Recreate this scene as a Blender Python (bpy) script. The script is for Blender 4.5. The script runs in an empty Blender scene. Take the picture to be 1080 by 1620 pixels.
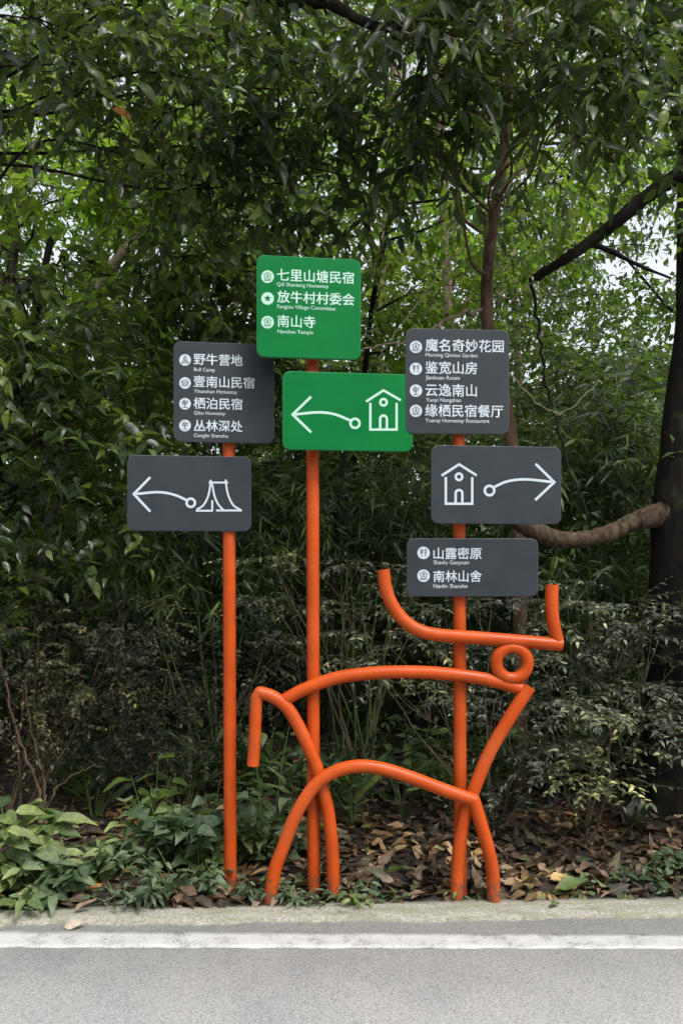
import bpy, math, random
import numpy as np
from mathutils import Vector, Matrix

random.seed(7)
R = np.random.default_rng(11)
S = bpy.context.scene
COL = S.collection

# ------------------------------------------------------------------ camera, sky, sun, exposure
F = 1250.0            # focal length in photo pixels (photo is 1620 px tall)
EYE = 1.5             # eye height above the road
D = 3.662             # metres from the camera to the sculpture
cam_d = bpy.data.cameras.new('camera')
cam = bpy.data.objects.new('camera', cam_d)
COL.objects.link(cam)
cam_d.sensor_fit = 'VERTICAL'
cam_d.sensor_height = 36
cam_d.lens = 36 * F / 1620
cam_d.shift_y = 100 / 1620
cam_d.clip_start = 0.05
cam_d.clip_end = 400
cam.location = (0, -D, EYE)
cam.rotation_euler = (math.radians(90), 0, 0)
S.camera = cam

SUN_EL, SUN_AZ = 58, 142      # azimuth clockwise from +Y: light comes from over the road, from the right
world = bpy.data.worlds.new("World")
S.world = world
world.use_nodes = True
wn = world.node_tree
wn.nodes.clear()
sky = wn.nodes.new('ShaderNodeTexSky')
sky.sky_type = 'NISHITA'
sky.sun_disc = False
sky.sun_elevation = math.radians(SUN_EL)
sky.sun_rotation = math.radians(SUN_AZ)
sky.dust_density = 4.0
sky.air_density = 1.0
hs = wn.nodes.new('ShaderNodeHueSaturation')
hs.inputs['Saturation'].default_value = 0.3
bg = wn.nodes.new('ShaderNodeBackground')
bg.inputs['Strength'].default_value = 0.15
wo = wn.nodes.new('ShaderNodeOutputWorld')
wn.links.new(sky.outputs[0], hs.inputs['Color'])
wn.links.new(hs.outputs[0], bg.inputs['Color'])
wn.links.new(bg.outputs[0], wo.inputs['Surface'])

sd = bpy.data.lights.new('sun', 'SUN')
sd.energy = 1.4
sd.angle = math.radians(20)
sd.color = (1.0, 0.965, 0.92)
sun = bpy.data.objects.new('sun', sd)
COL.objects.link(sun)
az, el = math.radians(SUN_AZ), math.radians(SUN_EL)
sdir = Vector((math.sin(az) * math.cos(el), math.cos(az) * math.cos(el), math.sin(el)))
sun.rotation_euler = (-sdir).to_track_quat('-Z', 'Y').to_euler()
sun.location = (0, -4, 12)

S.view_settings.view_transform = 'Standard'
S.view_settings.look = 'None'
S.view_settings.gamma = 1
S.view_settings.use_curve_mapping = False
S.view_settings.exposure = 1.2
S.cycles.max_bounces = 6
S.cycles.diffuse_bounces = 3
S.cycles.glossy_bounces = 2
S.cycles.transmission_bounces = 4
S.cycles.transparent_max_bounces = 4


# ------------------------------------------------------------------ small helpers
def P(px, py, y=0.0):
    """a point of the place at depth y behind the sculpture, seen at photo position px, py"""
    d = y + D
    return Vector(((px - 540) * d / F, y, EYE - (py - 910) * d / F))


def tag(o, label=None, cat=None, group=None, kind=None):
    if label: o['label'] = label
    if cat: o['category'] = cat
    if group: o['group'] = group
    if kind: o['kind'] = kind
    return o


def empty(name, loc):
    o = bpy.data.objects.new(name, None)
    o.empty_display_size = 0.1
    COL.objects.link(o)
    o.location = loc
    return o


def link(name, mesh, parent=None, loc=None):
    o = bpy.data.objects.new(name, mesh)
    COL.objects.link(o)
    if parent is not None:
        o.parent = parent
    if loc is not None:
        o.location = loc
    return o


def mesh_tris(name, co, tris, mat, uv=None, smooth=True):
    """fast mesh from numpy arrays; tris (F,3)"""
    me = bpy.data.meshes.new(name)
    co = np.ascontiguousarray(co, dtype=np.float32)
    tris = np.ascontiguousarray(tris, dtype=np.int32)
    me.vertices.add(len(co))
    me.vertices.foreach_set('co', co.ravel())
    me.loops.add(tris.size)
    me.loops.foreach_set('vertex_index', tris.ravel())
    me.polygons.add(len(tris))
    me.polygons.foreach_set('loop_start', np.arange(0, tris.size, 3, dtype=np.int32))
    if smooth:
        me.polygons.foreach_set('use_smooth', np.ones(len(tris), dtype=bool))
    if uv is not None:
        ul = me.uv_layers.new(name='UVMap')
        ul.data.foreach_set('uv', np.ascontiguousarray(uv[tris.ravel()], dtype=np.float32).ravel())
    me.update(calc_edges=True)
    me.materials.append(mat)
    return me


class Geo:
    """collects pieces into one mesh"""
    def __init__(s):
        s.v, s.t, s.u, s.n = [], [], [], 0

    def add(s, v, t, u=None):
        v = np.asarray(v, float)
        t = np.asarray(t, int)
        if len(v) == 0: return
        s.v.append(v); s.t.append(t + s.n); s.n += len(v)
        s.u.append(np.zeros((len(v), 2)) if u is None else u)

    def mesh(s, name, mat, smooth=True):
        return mesh_tris(name, np.concatenate(s.v), np.concatenate(s.t), mat, np.concatenate(s.u), smooth)


def smooth_path(pts, step=6):
    """Catmull-Rom through the points"""
    p = np.asarray(pts, float)
    if len(p) < 3:
        return np.array([p[0] + (p[-1] - p[0]) * i / step for i in range(step + 1)])
    q = np.vstack([2 * p[0] - p[1], p, 2 * p[-1] - p[-2]])
    out = []
    for i in range(1, len(q) - 2):
        a, b, c, d = q[i - 1], q[i], q[i + 1], q[i + 2]
        for k in range(step):
            t = k / step
            out.append(0.5 * ((2 * b) + (-a + c) * t + (2 * a - 5 * b + 4 * c - d) * t * t + (-a + 3 * b - 3 * c + d) * t ** 3))
    out.append(q[-2])
    return np.array(out)


def tube_arrays(path, rad, n=12, caps=True, rough=0.0):
    """tube along path; rad scalar or per point"""
    p = np.asarray(path, float)
    m = len(p)
    rad = np.broadcast_to(np.asarray(rad, float), (m,))
    tan = np.gradient(p, axis=0)
    tan /= np.linalg.norm(tan, axis=1)[:, None] + 1e-9
    ref = np.array([0, 1, 0.0])
    if abs(tan[0] @ ref) > 0.8: ref = np.array([1, 0, 0.0])
    nrm = []
    a = ref - tan[0] * (ref @ tan[0]); a /= np.linalg.norm(a)
    for i in range(m):
        a = a - tan[i] * (a @ tan[i]); a = a / (np.linalg.norm(a) + 1e-9)
        nrm.append(a)
    nrm = np.array(nrm); bi = np.cross(tan, nrm)
    ang = np.linspace(0, 2 * np.pi, n, endpoint=False)
    rr = rad[:, None] * np.ones((1, n))
    if rough:
        w = R.normal(0, 1, (m, n)); w = (w + np.roll(w, 1, 1) + np.roll(w, -1, 1)) / 2
        rr = rr * (1 + rough * w)
    v = p[:, None, :] + rr[..., None] * (np.cos(ang)[None, :, None] * nrm[:, None, :] + np.sin(ang)[None, :, None] * bi[:, None, :])
    v = v.reshape(-1, 3)
    i = np.arange(m - 1)[:, None] * n
    j = np.arange(n)[None, :]
    j2 = (j + 1) % n
    a_, b_, c_, d_ = (i + j).ravel(), (i + j2).ravel(), (i + n + j2).ravel(), (i + n + j).ravel()
    t = np.vstack([np.stack([a_, b_, c_], 1), np.stack([a_, c_, d_], 1)])
    L = np.r_[0, np.cumsum(np.linalg.norm(np.diff(p, axis=0), axis=1))]
    u = np.stack([np.repeat(L, n), np.tile(ang / (2 * np.pi), m)], 1)
    if caps:                                   # caps with vertices of their own keep a crisp rim
        for k, sgn in ((0, 1), (m - 1, -1)):
            base = len(v)
            ring = v[k * n:(k + 1) * n]
            v = np.vstack([v, ring, p[k][None]])
            u = np.vstack([u, np.zeros((n + 1, 2))])
            jj = np.arange(n)
            tt = np.stack([base + jj, np.full(n, base + n), base + (jj + 1) % n], 1)
            t = np.vstack([t, tt if sgn == 1 else tt[:, ::-1]])
    return v, t, u


# ------------------------------------------------------------------ materials
def new_mat(name):
    m = bpy.data.materials.new(name)
    m.use_nodes = True
    nt = m.node_tree
    b = nt.nodes['Principled BSDF']
    return m, nt, b


def N(nt, t, **kw):
    n = nt.nodes.new(t)
    for k, v in kw.items():
        if k in n.inputs:
            n.inputs[k].default_value = v
        else:
            setattr(n, k, v)
    return n


def ramp(nt, stops, interp='LINEAR'):
    r = nt.nodes.new('ShaderNodeValToRGB')
    r.color_ramp.interpolation = interp
    e = r.color_ramp.elements
    while len(e) > 1: e.remove(e[-1])
    e[0].position = stops[0][0]; e[0].color = (*stops[0][1], 1)
    for p, c in stops[1:]:
        x = e.new(p); x.color = (*c, 1)
    return r


def objcoord(nt, scale=1.0):
    g = nt.nodes.new('ShaderNodeNewGeometry')       # world position: continuous across separate meshes
    if scale == 1.0: return g.outputs['Position']
    m = N(nt, 'ShaderNodeVectorMath', operation='SCALE')
    m.inputs['Scale'].default_value = scale
    nt.links.new(g.outputs['Position'], m.inputs[0])
    return m.outputs[0]


def leaf_mat(name, stops, trans=0.35, rough=0.42, spec=0.5, vein=0.12, tcol=(0.16, 0.26, 0.03), drift=0.9):
    m, nt, b = new_mat(name)
    L = nt.links.new
    g = nt.nodes.new('ShaderNodeNewGeometry')
    oi = nt.nodes.new('ShaderNodeObjectInfo')
    ad = N(nt, 'ShaderNodeMath', operation='ADD'); L(g.outputs['Random Per Island'], ad.inputs[0]); L(oi.outputs['Random'], ad.inputs[1])
    fr = N(nt, 'ShaderNodeMath', operation='FRACT'); L(ad.outputs[0], fr.inputs[0])
    r = ramp(nt, stops); L(fr.outputs[0], r.inputs[0])
    # mid-rib and side veins from the leaf's own uv
    uv = nt.nodes.new('ShaderNodeTexCoord')
    sx = nt.nodes.new('ShaderNodeSeparateXYZ'); L(uv.outputs['UV'], sx.inputs[0])
    av = N(nt, 'ShaderNodeMath', operation='ABSOLUTE'); L(sx.outputs['Y'], av.inputs[0])
    mid = N(nt, 'ShaderNodeMapRange'); mid.inputs[1].default_value = 0.0; mid.inputs[2].default_value = 0.09
    mid.inputs[3].default_value = 1; mid.inputs[4].default_value = 0; L(av.outputs[0], mid.inputs[0])
    mu = N(nt, 'ShaderNodeMath', operation='MULTIPLY_ADD'); mu.inputs[1].default_value = -0.45; L(av.outputs[0], mu.inputs[0]); L(sx.outputs['X'], mu.inputs[2])
    sc = N(nt, 'ShaderNodeMath', operation='MULTIPLY'); sc.inputs[1].default_value = 44; L(mu.outputs[0], sc.inputs[0])
    si = N(nt, 'ShaderNodeMath', operation='SINE'); L(sc.outputs[0], si.inputs[0])
    vr = N(nt, 'ShaderNodeMapRange'); vr.inputs[1].default_value = 0.8; vr.inputs[2].default_value = 1; vr.inputs[3].default_value = 0; vr.inputs[4].default_value = 0.5
    L(si.outputs[0], vr.inputs[0])
    mx = N(nt, 'ShaderNodeMath', operation='MAXIMUM'); L(mid.outputs[0], mx.inputs[0]); L(vr.outputs[0], mx.inputs[1])
    vm = N(nt, 'ShaderNodeMath', operation='MULTIPLY'); vm.inputs[1].default_value = vein; L(mx.outputs[0], vm.inputs[0])
    mix = N(nt, 'ShaderNodeMix', data_type='RGBA'); L(vm.outputs[0], mix.inputs[0]); L(r.outputs[0], mix.inputs[6])
    mix.inputs[7].default_value = (0.35, 0.42, 0.2, 1)
    # blotches of wear
    nz = N(nt, 'ShaderNodeTexNoise', Scale=38.0, Detail=3.0); L(objcoord(nt), nz.inputs['Vector'])
    hv = nt.nodes.new('ShaderNodeHueSaturation')
    mr = N(nt, 'ShaderNodeMapRange'); mr.inputs[1].default_value = 0.3; mr.inputs[2].default_value = 0.7; mr.inputs[3].default_value = 0.7; mr.inputs[4].default_value = 1.3
    L(nz.outputs['Fac'], mr.inputs[0]); L(mr.outputs[0], hv.inputs['Value']); L(mix.outputs[2], hv.inputs['Color'])
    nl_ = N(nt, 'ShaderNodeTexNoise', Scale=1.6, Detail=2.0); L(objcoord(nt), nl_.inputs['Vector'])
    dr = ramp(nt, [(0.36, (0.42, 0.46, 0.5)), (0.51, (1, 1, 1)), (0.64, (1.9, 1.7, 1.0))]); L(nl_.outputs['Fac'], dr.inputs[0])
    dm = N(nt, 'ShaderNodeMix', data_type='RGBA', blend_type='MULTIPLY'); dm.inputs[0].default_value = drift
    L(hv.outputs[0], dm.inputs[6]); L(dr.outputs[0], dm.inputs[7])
    class _o: outputs = [dm.outputs[2]]
    hv = _o
    L(hv.outputs[0], b.inputs['Base Color'])
    b.inputs['Roughness'].default_value = rough
    b.inputs['Specular IOR Level'].default_value = spec
    tb = nt.nodes.new('ShaderNodeBsdfTranslucent')
    tm = N(nt, 'ShaderNodeMix', data_type='RGBA'); tm.inputs[0].default_value = 0.6
    L(hv.outputs[0], tm.inputs[6]); tm.inputs[7].default_value = (*tcol, 1)
    L(tm.outputs[2], tb.inputs['Color'])
    ms = nt.nodes.new('ShaderNodeMixShader'); ms.inputs[0].default_value = trans
    L(b.outputs[0], ms.inputs[1]); L(tb.outputs[0], ms.inputs[2])
    L(ms.outputs[0], nt.nodes['Material Output'].inputs['Surface'])
    return m


def bark_mat(name, c1, c2, scale=18, bump=0.5):
    m, nt, b = new_mat(name)
    L = nt.links.new
    co = objcoord(nt)
    mp = N(nt, 'ShaderNodeMapping'); mp.inputs['Scale'].default_value = (1, 1, 0.35); L(co, mp.inputs[0])
    n1 = N(nt, 'ShaderNodeTexNoise', Scale=float(scale), Detail=6.0, Roughness=0.65); L(mp.outputs[0], n1.inputs['Vector'])
    n2 = N(nt, 'ShaderNodeTexNoise', Scale=5.0, Detail=3.0); L(co, n2.inputs['Vector'])
    r = ramp(nt, [(0.32, c1), (0.68, c2)]); L(n1.outputs['Fac'], r.inputs[0])
    mx = N(nt, 'ShaderNodeMix', data_type='RGBA', blend_type='MIX')
    r2 = ramp(nt, [(0.55, (0, 0, 0)), (0.7, (1, 1, 1))]); L(n2.outputs['Fac'], r2.inputs[0])
    mm = N(nt, 'ShaderNodeMath', operation='MULTIPLY'); mm.inputs[1].default_value = 0.35; L(r2.outputs[0], mm.inputs[0])
    L(mm.outputs[0], mx.inputs[0]); L(r.outputs[0], mx.inputs[6]); mx.inputs[7].default_value = (0.07, 0.09, 0.045, 1)
    L(mx.outputs[2], b.inputs['Base Color'])
    b.inputs['Roughness'].default_value = 0.9
    b.inputs['Specular IOR Level'].default_value = 0.15
    bp = N(nt, 'ShaderNodeBump', Strength=bump, Distance=0.02); L(n1.outputs['Fac'], bp.inputs['Height']); L(bp.outputs[0], b.inputs['Normal'])
    return m


def paint_mat(name, col, rough=0.35, var=0.12, speck=0.0, bump=0.03, spec=0.22):
    m, nt, b = new_mat(name)
    L = nt.links.new
    co = objcoord(nt)
    n1 = N(nt, 'ShaderNodeTexNoise', Scale=6.0, Detail=5.0); L(co, n1.inputs['Vector'])
    n2 = N(nt, 'ShaderNodeTexNoise', Scale=160.0, Detail=2.0); L(co, n2.inputs['Vector'])
    hv = nt.nodes.new('ShaderNodeHueSaturation'); hv.inputs['Color'].default_value = (*col, 1)
    mr = N(nt, 'ShaderNodeMapRange'); mr.inputs[1].default_value = 0.3; mr.inputs[2].default_value = 0.7
    mr.inputs[3].default_value = 1 - var; mr.inputs[4].default_value = 1 + var
    L(n1.outputs['Fac'], mr.inputs[0]); L(mr.outputs[0], hv.inputs['Value'])
    out = hv.outputs[0]
    if speck:
        r = ramp(nt, [(0.66, (0, 0, 0)), (0.72, (1, 1, 1))]); L(n2.outputs['Fac'], r.inputs[0])
        mm = N(nt, 'ShaderNodeMath', operation='MULTIPLY'); mm.inputs[1].default_value = speck; L(r.outputs[0], mm.inputs[0])
        mx = N(nt, 'ShaderNodeMix', data_type='RGBA'); L(mm.outputs[0], mx.inputs[0]); L(out, mx.inputs[6]); mx.inputs[7].default_value = (0.1, 0.08, 0.05, 1)
        out = mx.outputs[2]
    L(out, b.inputs['Base Color'])
    b.inputs['Specular IOR Level'].default_value = spec
    rr = N(nt, 'ShaderNodeMapRange'); rr.inputs[1].default_value = 0.3; rr.inputs[2].default_value = 0.7
    rr.inputs[3].default_value = rough - 0.07; rr.inputs[4].default_value = rough + 0.12
    L(n1.outputs['Fac'], rr.inputs[0]); L(rr.outputs[0], b.inputs['Roughness'])
    bp = N(nt, 'ShaderNodeBump', Strength=bump, Distance=0.002); L(n2.outputs['Fac'], bp.inputs['Height']); L(bp.outputs[0], b.inputs['Normal'])
    return m


M = {}
M['orange'] = paint_mat('orange_paint', (0.37, 0.050, 0.0045), 0.40, 0.17, 0.35, 0.06, 0.22)
def wear(m):
    nt = m.node_tree; L = nt.links.new; b = nt.nodes['Principled BSDF']
    src = b.inputs['Base Color'].links[0].from_socket
    co = objcoord(nt)
    a = N(nt, 'ShaderNodeTexNoise', Scale=34.0, Detail=8.0, Roughness=0.7); L(co, a.inputs['Vector'])
    ra = ramp(nt, [(0.60, (0, 0, 0)), (0.66, (0.75, 0.75, 0.75))]); L(a.outputs['Fac'], ra.inputs[0])
    m1 = N(nt, 'ShaderNodeMix', data_type='RGBA'); L(ra.outputs[0], m1.inputs[0]); L(src, m1.inputs[6]); m1.inputs[7].default_value = (0.23, 0.035, 0.008, 1)
    c = N(nt, 'ShaderNodeTexNoise', Scale=4.0, Detail=5.0); L(co, c.inputs['Vector'])
    rc = ramp(nt, [(0.48, (0, 0, 0)), (0.75, (0.4, 0.4, 0.4))]); L(c.outputs['Fac'], rc.inputs[0])
    m2 = N(nt, 'ShaderNodeMix', data_type='RGBA'); L(rc.outputs[0], m2.inputs[0]); L(m1.outputs[2], m2.inputs[6]); m2.inputs[7].default_value = (0.42, 0.10, 0.03, 1)
    # mud splashes at the feet
    sz = nt.nodes.new('ShaderNodeSeparateXYZ'); L(co, sz.inputs[0])
    mz = N(nt, 'ShaderNodeMapRange'); mz.inputs[1].default_value = 0.16; mz.inputs[2].default_value = 0.0; mz.inputs[3].default_value = 0.0; mz.inputs[4].default_value = 0.24; L(sz.outputs[2], mz.inputs[0])
    ad = N(nt, 'ShaderNodeMath', operation='ADD'); L(mz.outputs[0], ad.inputs[0]); L(a.outputs['Fac'], ad.inputs[1])
    rm = ramp(nt, [(0.62, (0, 0, 0)), (0.7, (0.8, 0.8, 0.8))]); L(ad.outputs[0], rm.inputs[0])
    gz = N(nt, 'ShaderNodeMath', operation='LESS_THAN'); gz.inputs[1].default_value = 0.17; L(sz.outputs[2], gz.inputs[0])
    mm = N(nt, 'ShaderNodeMath', operation='MULTIPLY'); L(rm.outputs[0], mm.inputs[0]); L(gz.outputs[0], mm.inputs[1])
    m3 = N(nt, 'ShaderNodeMix', data_type='RGBA'); L(mm.outputs[0], m3.inputs[0]); L(m2.outputs[2], m3.inputs[6]); m3.inputs[7].default_value = (0.10, 0.06, 0.035, 1)
    L(m3.outputs[2], b.inputs['Base Color'])


wear(M['orange'])
M['slate'] = paint_mat('slate_paint', (0.022, 0.0285, 0.0345), 0.5, 0.08, 0.0, 0.02)
M['green'] = paint_mat('green_paint', (0.0002, 0.118, 0.026), 0.5, 0.07, 0.0, 0.02, 0.1)
M['slate_edge'] = paint_mat('slate_edge', (0.07, 0.08, 0.09), 0.4, 0.05)
M['green_edge'] = paint_mat('green_edge', (0.03, 0.2, 0.08), 0.4, 0.05)
M['print'] = paint_mat('white_film', (0.42, 0.47, 0.52), 0.4, 0.03)
M['print_green'] = paint_mat('white_film_on_green', (0.36, 0.54, 0.46), 0.4, 0.03)
M['steel'] = paint_mat('galvanised_steel', (0.3, 0.3, 0.3), 0.45, 0.1)
M['bark_red'] = bark_mat('reddish_bark', (0.035, 0.021, 0.015), (0.16, 0.098, 0.07), 26)
M['bark_dark'] = bark_mat('dark_bark', (0.004, 0.0035, 0.003), (0.018, 0.015, 0.012), 22)
M['bark_brown'] = bark_mat('brown_bark', (0.018, 0.013, 0.009), (0.115, 0.08, 0.055), 34, 1.0)
M['bark_pale'] = bark_mat('pale_bark', (0.10, 0.075, 0.055), (0.26, 0.20, 0.15), 22)
M['twig'] = bark_mat('twig_bark', (0.05, 0.042, 0.028), (0.12, 0.10, 0.065), 40)
M['vine'] = bark_mat('vine_skin', (0.14, 0.12, 0.07), (0.32, 0.27, 0.17), 40)
M['stem_green'] = bark_mat('green_stem', (0.06, 0.10, 0.03), (0.12, 0.17, 0.06), 40, 0.1)

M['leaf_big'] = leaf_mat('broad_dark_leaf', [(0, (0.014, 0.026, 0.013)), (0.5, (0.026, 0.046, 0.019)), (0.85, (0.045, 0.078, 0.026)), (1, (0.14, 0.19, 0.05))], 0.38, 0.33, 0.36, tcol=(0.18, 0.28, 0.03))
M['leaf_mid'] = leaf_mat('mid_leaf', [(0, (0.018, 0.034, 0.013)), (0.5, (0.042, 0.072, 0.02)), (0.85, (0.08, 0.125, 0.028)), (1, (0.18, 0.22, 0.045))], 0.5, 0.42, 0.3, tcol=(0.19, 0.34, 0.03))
M['leaf_lit'] = leaf_mat('lit_yellow_green_leaf', [(0, (0.06, 0.10, 0.02)), (0.5, (0.12, 0.18, 0.028)), (1, (0.22, 0.27, 0.04))], 0.55, 0.45, 0.35, tcol=(0.27, 0.48, 0.035))  # yellow-green of backlit crowns, their brightness put into the leaf colour
M['leaf_far'] = leaf_mat('far_leaf', [(0, (0.014, 0.03, 0.011)), (0.5, (0.04, 0.075, 0.018)), (0.85, (0.09, 0.14, 0.03)), (1, (0.20, 0.26, 0.05))], 0.58, 0.5, 0.2, 0.0, tcol=(0.21, 0.37, 0.03))
M['leaf_grey'] = leaf_mat('greyish_small_leaf', [(0, (0.014, 0.022, 0.011)), (0.55, (0.030, 0.040, 0.022)), (0.82, (0.11, 0.125, 0.078)), (1, (0.27, 0.29, 0.19))], 0.22, 0.5, 0.45, 0.05, tcol=(0.14, 0.17, 0.06))
M['leaf_brownish'] = leaf_mat('brownish_small_leaf', [(0, (0.009, 0.013, 0.006)), (0.6, (0.020, 0.027, 0.012)), (0.9, (0.06, 0.062, 0.035)), (1, (0.15, 0.13, 0.08))], 0.25, 0.55, 0.35, 0.05, tcol=(0.14, 0.14, 0.05))
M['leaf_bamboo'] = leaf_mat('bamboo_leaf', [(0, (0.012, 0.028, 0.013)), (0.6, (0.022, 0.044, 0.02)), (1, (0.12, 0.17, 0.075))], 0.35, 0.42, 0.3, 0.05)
M['leaf_herb'] = leaf_mat('herb_leaf', [(0, (0.028, 0.055, 0.024)), (0.5, (0.054, 0.088, 0.044)), (1, (0.13, 0.17, 0.095))], 0.28, 0.5, 0.35, 0.22)
M['litter'] = leaf_mat('dead_leaf', [(0, (0.022, 0.013, 0.009)), (0.4, (0.06, 0.035, 0.023)), (0.65, (0.13, 0.08, 0.052)), (0.87, (0.29, 0.205, 0.14)), (0.93, (0.09, 0.10, 0.045)), (1, (0.06, 0.085, 0.035))], 0.12, 0.6, 0.3, 0.18, tcol=(0.2, 0.1, 0.03))
M['dead_orange'] = leaf_mat('orange_dead_leaf', [(0, (0.33, 0.14, 0.03)), (1, (0.42, 0.2, 0.05))], 0.3, 0.5, 0.4, 0.2, tcol=(0.5, 0.2, 0.03))
M['pale_leaf'] = leaf_mat('pale_dry_leaf', [(0, (0.34, 0.29, 0.225)), (1, (0.38, 0.33, 0.26))], 0.15, 0.6, 0.3, 0.15, tcol=(0.4, 0.3, 0.2))


def road_mat():
    m, nt, b = new_mat('worn_asphalt'); L = nt.links.new
    co = objcoord(nt)
    n1 = N(nt, 'ShaderNodeTexNoise', Scale=125.0, Detail=5.0, Roughness=0.75); L(co, n1.inputs['Vector'])
    n2 = N(nt, 'ShaderNodeTexNoise', Scale=2.2, Detail=6.0, Roughness=0.6); L(co, n2.inputs['Vector'])
    vo = N(nt, 'ShaderNodeTexVoronoi', Scale=100.0); L(co, vo.inputs['Vector'])
    r = ramp(nt, [(0.34, (0.07, 0.07, 0.07)), (0.42, (0.26, 0.26, 0.256)), (0.56, (0.37, 0.368, 0.36)), (0.7, (0.56, 0.555, 0.54))]); L(n1.outputs['Fac'], r.inputs[0])
    sp = ramp(nt, [(0.0, (0.62, 0.62, 0.62)), (0.25, (0.9, 0.9, 0.9)), (0.8, (1.12, 1.12, 1.12))]); L(vo.outputs['Color'], sp.inputs[0])
    m1 = N(nt, 'ShaderNodeMix', data_type='RGBA', blend_type='MULTIPLY'); m1.inputs[0].default_value = 0.8; L(r.outputs[0], m1.inputs[6]); L(sp.outputs[0], m1.inputs[7])
    st = ramp(nt, [(0.3, (0.84, 0.85, 0.87)), (0.5, (1, 1, 1)), (0.75, (1.12, 1.10, 1.06))]); L(n2.outputs['Fac'], st.inputs[0])
    m2 = N(nt, 'ShaderNodeMix', data_type='RGBA', blend_type='MULTIPLY'); m2.inputs[0].default_value = 1; L(m1.outputs[2], m2.inputs[6]); L(st.outputs[0], m2.inputs[7])
    L(m2.outputs[2], b.inputs['Base Color'])
    b.inputs['Roughness'].default_value = 0.85
    bp = N(nt, 'ShaderNodeBump', Strength=0.5, Distance=0.002); L(n1.outputs['Fac'], bp.inputs['Height']); L(bp.outputs[0], b.inputs['Normal'])
    return m


def line_mat():
    m, nt, b = new_mat('worn_road_paint'); L = nt.links.new
    co = objcoord(nt)
    n1 = N(nt, 'ShaderNodeTexNoise', Scale=150.0, Detail=5.0, Roughness=0.7); L(co, n1.inputs['Vector'])
    n2 = N(nt, 'ShaderNodeTexNoise', Scale=7.0, Detail=6.0, Roughness=0.7); L(co, n2.inputs['Vector'])
    ad = N(nt, 'ShaderNodeMath', operation='ADD'); L(n1.outputs['Fac'], ad.inputs[0]); L(n2.outputs['Fac'], ad.inputs[1])
    r = ramp(nt, [(0.575, (0.17, 0.17, 0.165)), (0.605, (0.315, 0.315, 0.31)), (0.8, (0.40, 0.40, 0.39))])
    hf = N(nt, 'ShaderNodeMath', operation='MULTIPLY'); hf.inputs[1].default_value = 0.66; L(ad.outputs[0], hf.inputs[0]); L(hf.outputs[0], r.inputs[0])
    vo = N(nt, 'ShaderNodeTexVoronoi', Scale=2.3, feature='DISTANCE_TO_EDGE'); L(co, vo.inputs['Vector'])
    cr = ramp(nt, [(0.0, (0.8, 0.8, 0.8)), (0.004, (1, 1, 1))]); L(vo.outputs['Distance'], cr.inputs[0])
    m1 = N(nt, 'ShaderNodeMix', data_type='RGBA', blend_type='MULTIPLY'); m1.inputs[0].default_value = 1; L(r.outputs[0], m1.inputs[6]); L(cr.outputs[0], m1.inputs[7])
    L(m1.outputs[2], b.inputs['Base Color']); b.inputs['Roughness'].default_value = 0.7
    bp = N(nt, 'ShaderNodeBump', Strength=0.4, Distance=0.003); L(n1.outputs['Fac'], bp.inputs['Height']); L(bp.outputs[0], b.inputs['Normal'])
    return m


def concrete_mat():
    m, nt, b = new_mat('mossy_concrete'); L = nt.links.new
    co = objcoord(nt)
    n1 = N(nt, 'ShaderNodeTexNoise', Scale=70.0, Detail=6.0, Roughness=0.7); L(co, n1.inputs['Vector'])
    mp = N(nt, 'ShaderNodeMapping'); mp.inputs['Scale'].default_value = (1, 4, 4); L(co, mp.inputs[0])
    n2 = N(nt, 'ShaderNodeTexNoise', Scale=4.5, Detail=6.0, Roughness=0.65); L(mp.outputs[0], n2.inputs['Vector'])
    r = ramp(nt, [(0.3, (0.07, 0.065, 0.05)), (0.43, (0.19, 0.185, 0.15)), (0.56, (0.27, 0.26, 0.225)), (0.7, (0.36, 0.35, 0.31))]); L(n1.outputs['Fac'], r.inputs[0])
    ms = ramp(nt, [(0.46, (0, 0, 0)), (0.6, (1, 1, 1))]); L(n2.outputs['Fac'], ms.inputs[0])
    mm = N(nt, 'ShaderNodeMath', operation='MULTIPLY'); mm.inputs[1].default_value = 0.6; L(ms.outputs[0], mm.inputs[0])
    m1 = N(nt, 'ShaderNodeMix', data_type='RGBA'); L(mm.outputs[0], m1.inputs[0]); L(r.outputs[0], m1.inputs[6]); m1.inputs[7].default_value = (0.13, 0.14, 0.075, 1)
    L(m1.outputs[2], b.inputs['Base Color']); b.inputs['Roughness'].default_value = 0.9
    bp = N(nt, 'ShaderNodeBump', Strength=0.6, Distance=0.006); L(n1.outputs['Fac'], bp.inputs['Height']); L(bp.outputs[0], b.inputs['Normal'])
    return m


def soil_mat():
    m, nt, b = new_mat('forest_soil'); L = nt.links.new
    co = objcoord(nt)
    n1 = N(nt, 'ShaderNodeTexNoise', Scale=26.0, Detail=8.0, Roughness=0.7); L(co, n1.inputs['Vector'])
    r = ramp(nt, [(0.3, (0.008, 0.006, 0.004)), (0.5, (0.02, 0.014, 0.009)), (0.75, (0.05, 0.034, 0.022))]); L(n1.outputs['Fac'], r.inputs[0])
    L(r.outputs[0], b.inputs['Base Color']); b.inputs['Roughness'].default_value = 0.95
    bp = N(nt, 'ShaderNodeBump', Strength=0.9, Distance=0.03); L(n1.outputs['Fac'], bp.inputs['Height']); L(bp.outputs[0], b.inputs['Normal'])
    return m


M['road'] = road_mat(); M['line'] = line_mat(); M['concrete'] = concrete_mat(); M['soil'] = soil_mat()


# ------------------------------------------------------------------ ground, road, edging
def hnoise(x, y):
    return (np.sin(x * 1.7 + 1.3 * np.sin(y * 1.1)) * np.cos(y * 1.9 + 0.7 * np.sin(x * 0.9)) * 0.6
            + 0.3 * np.sin(x * 5.1 + y * 3.3) + 0.2 * np.sin(x * 11.3 - y * 9.7))


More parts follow.
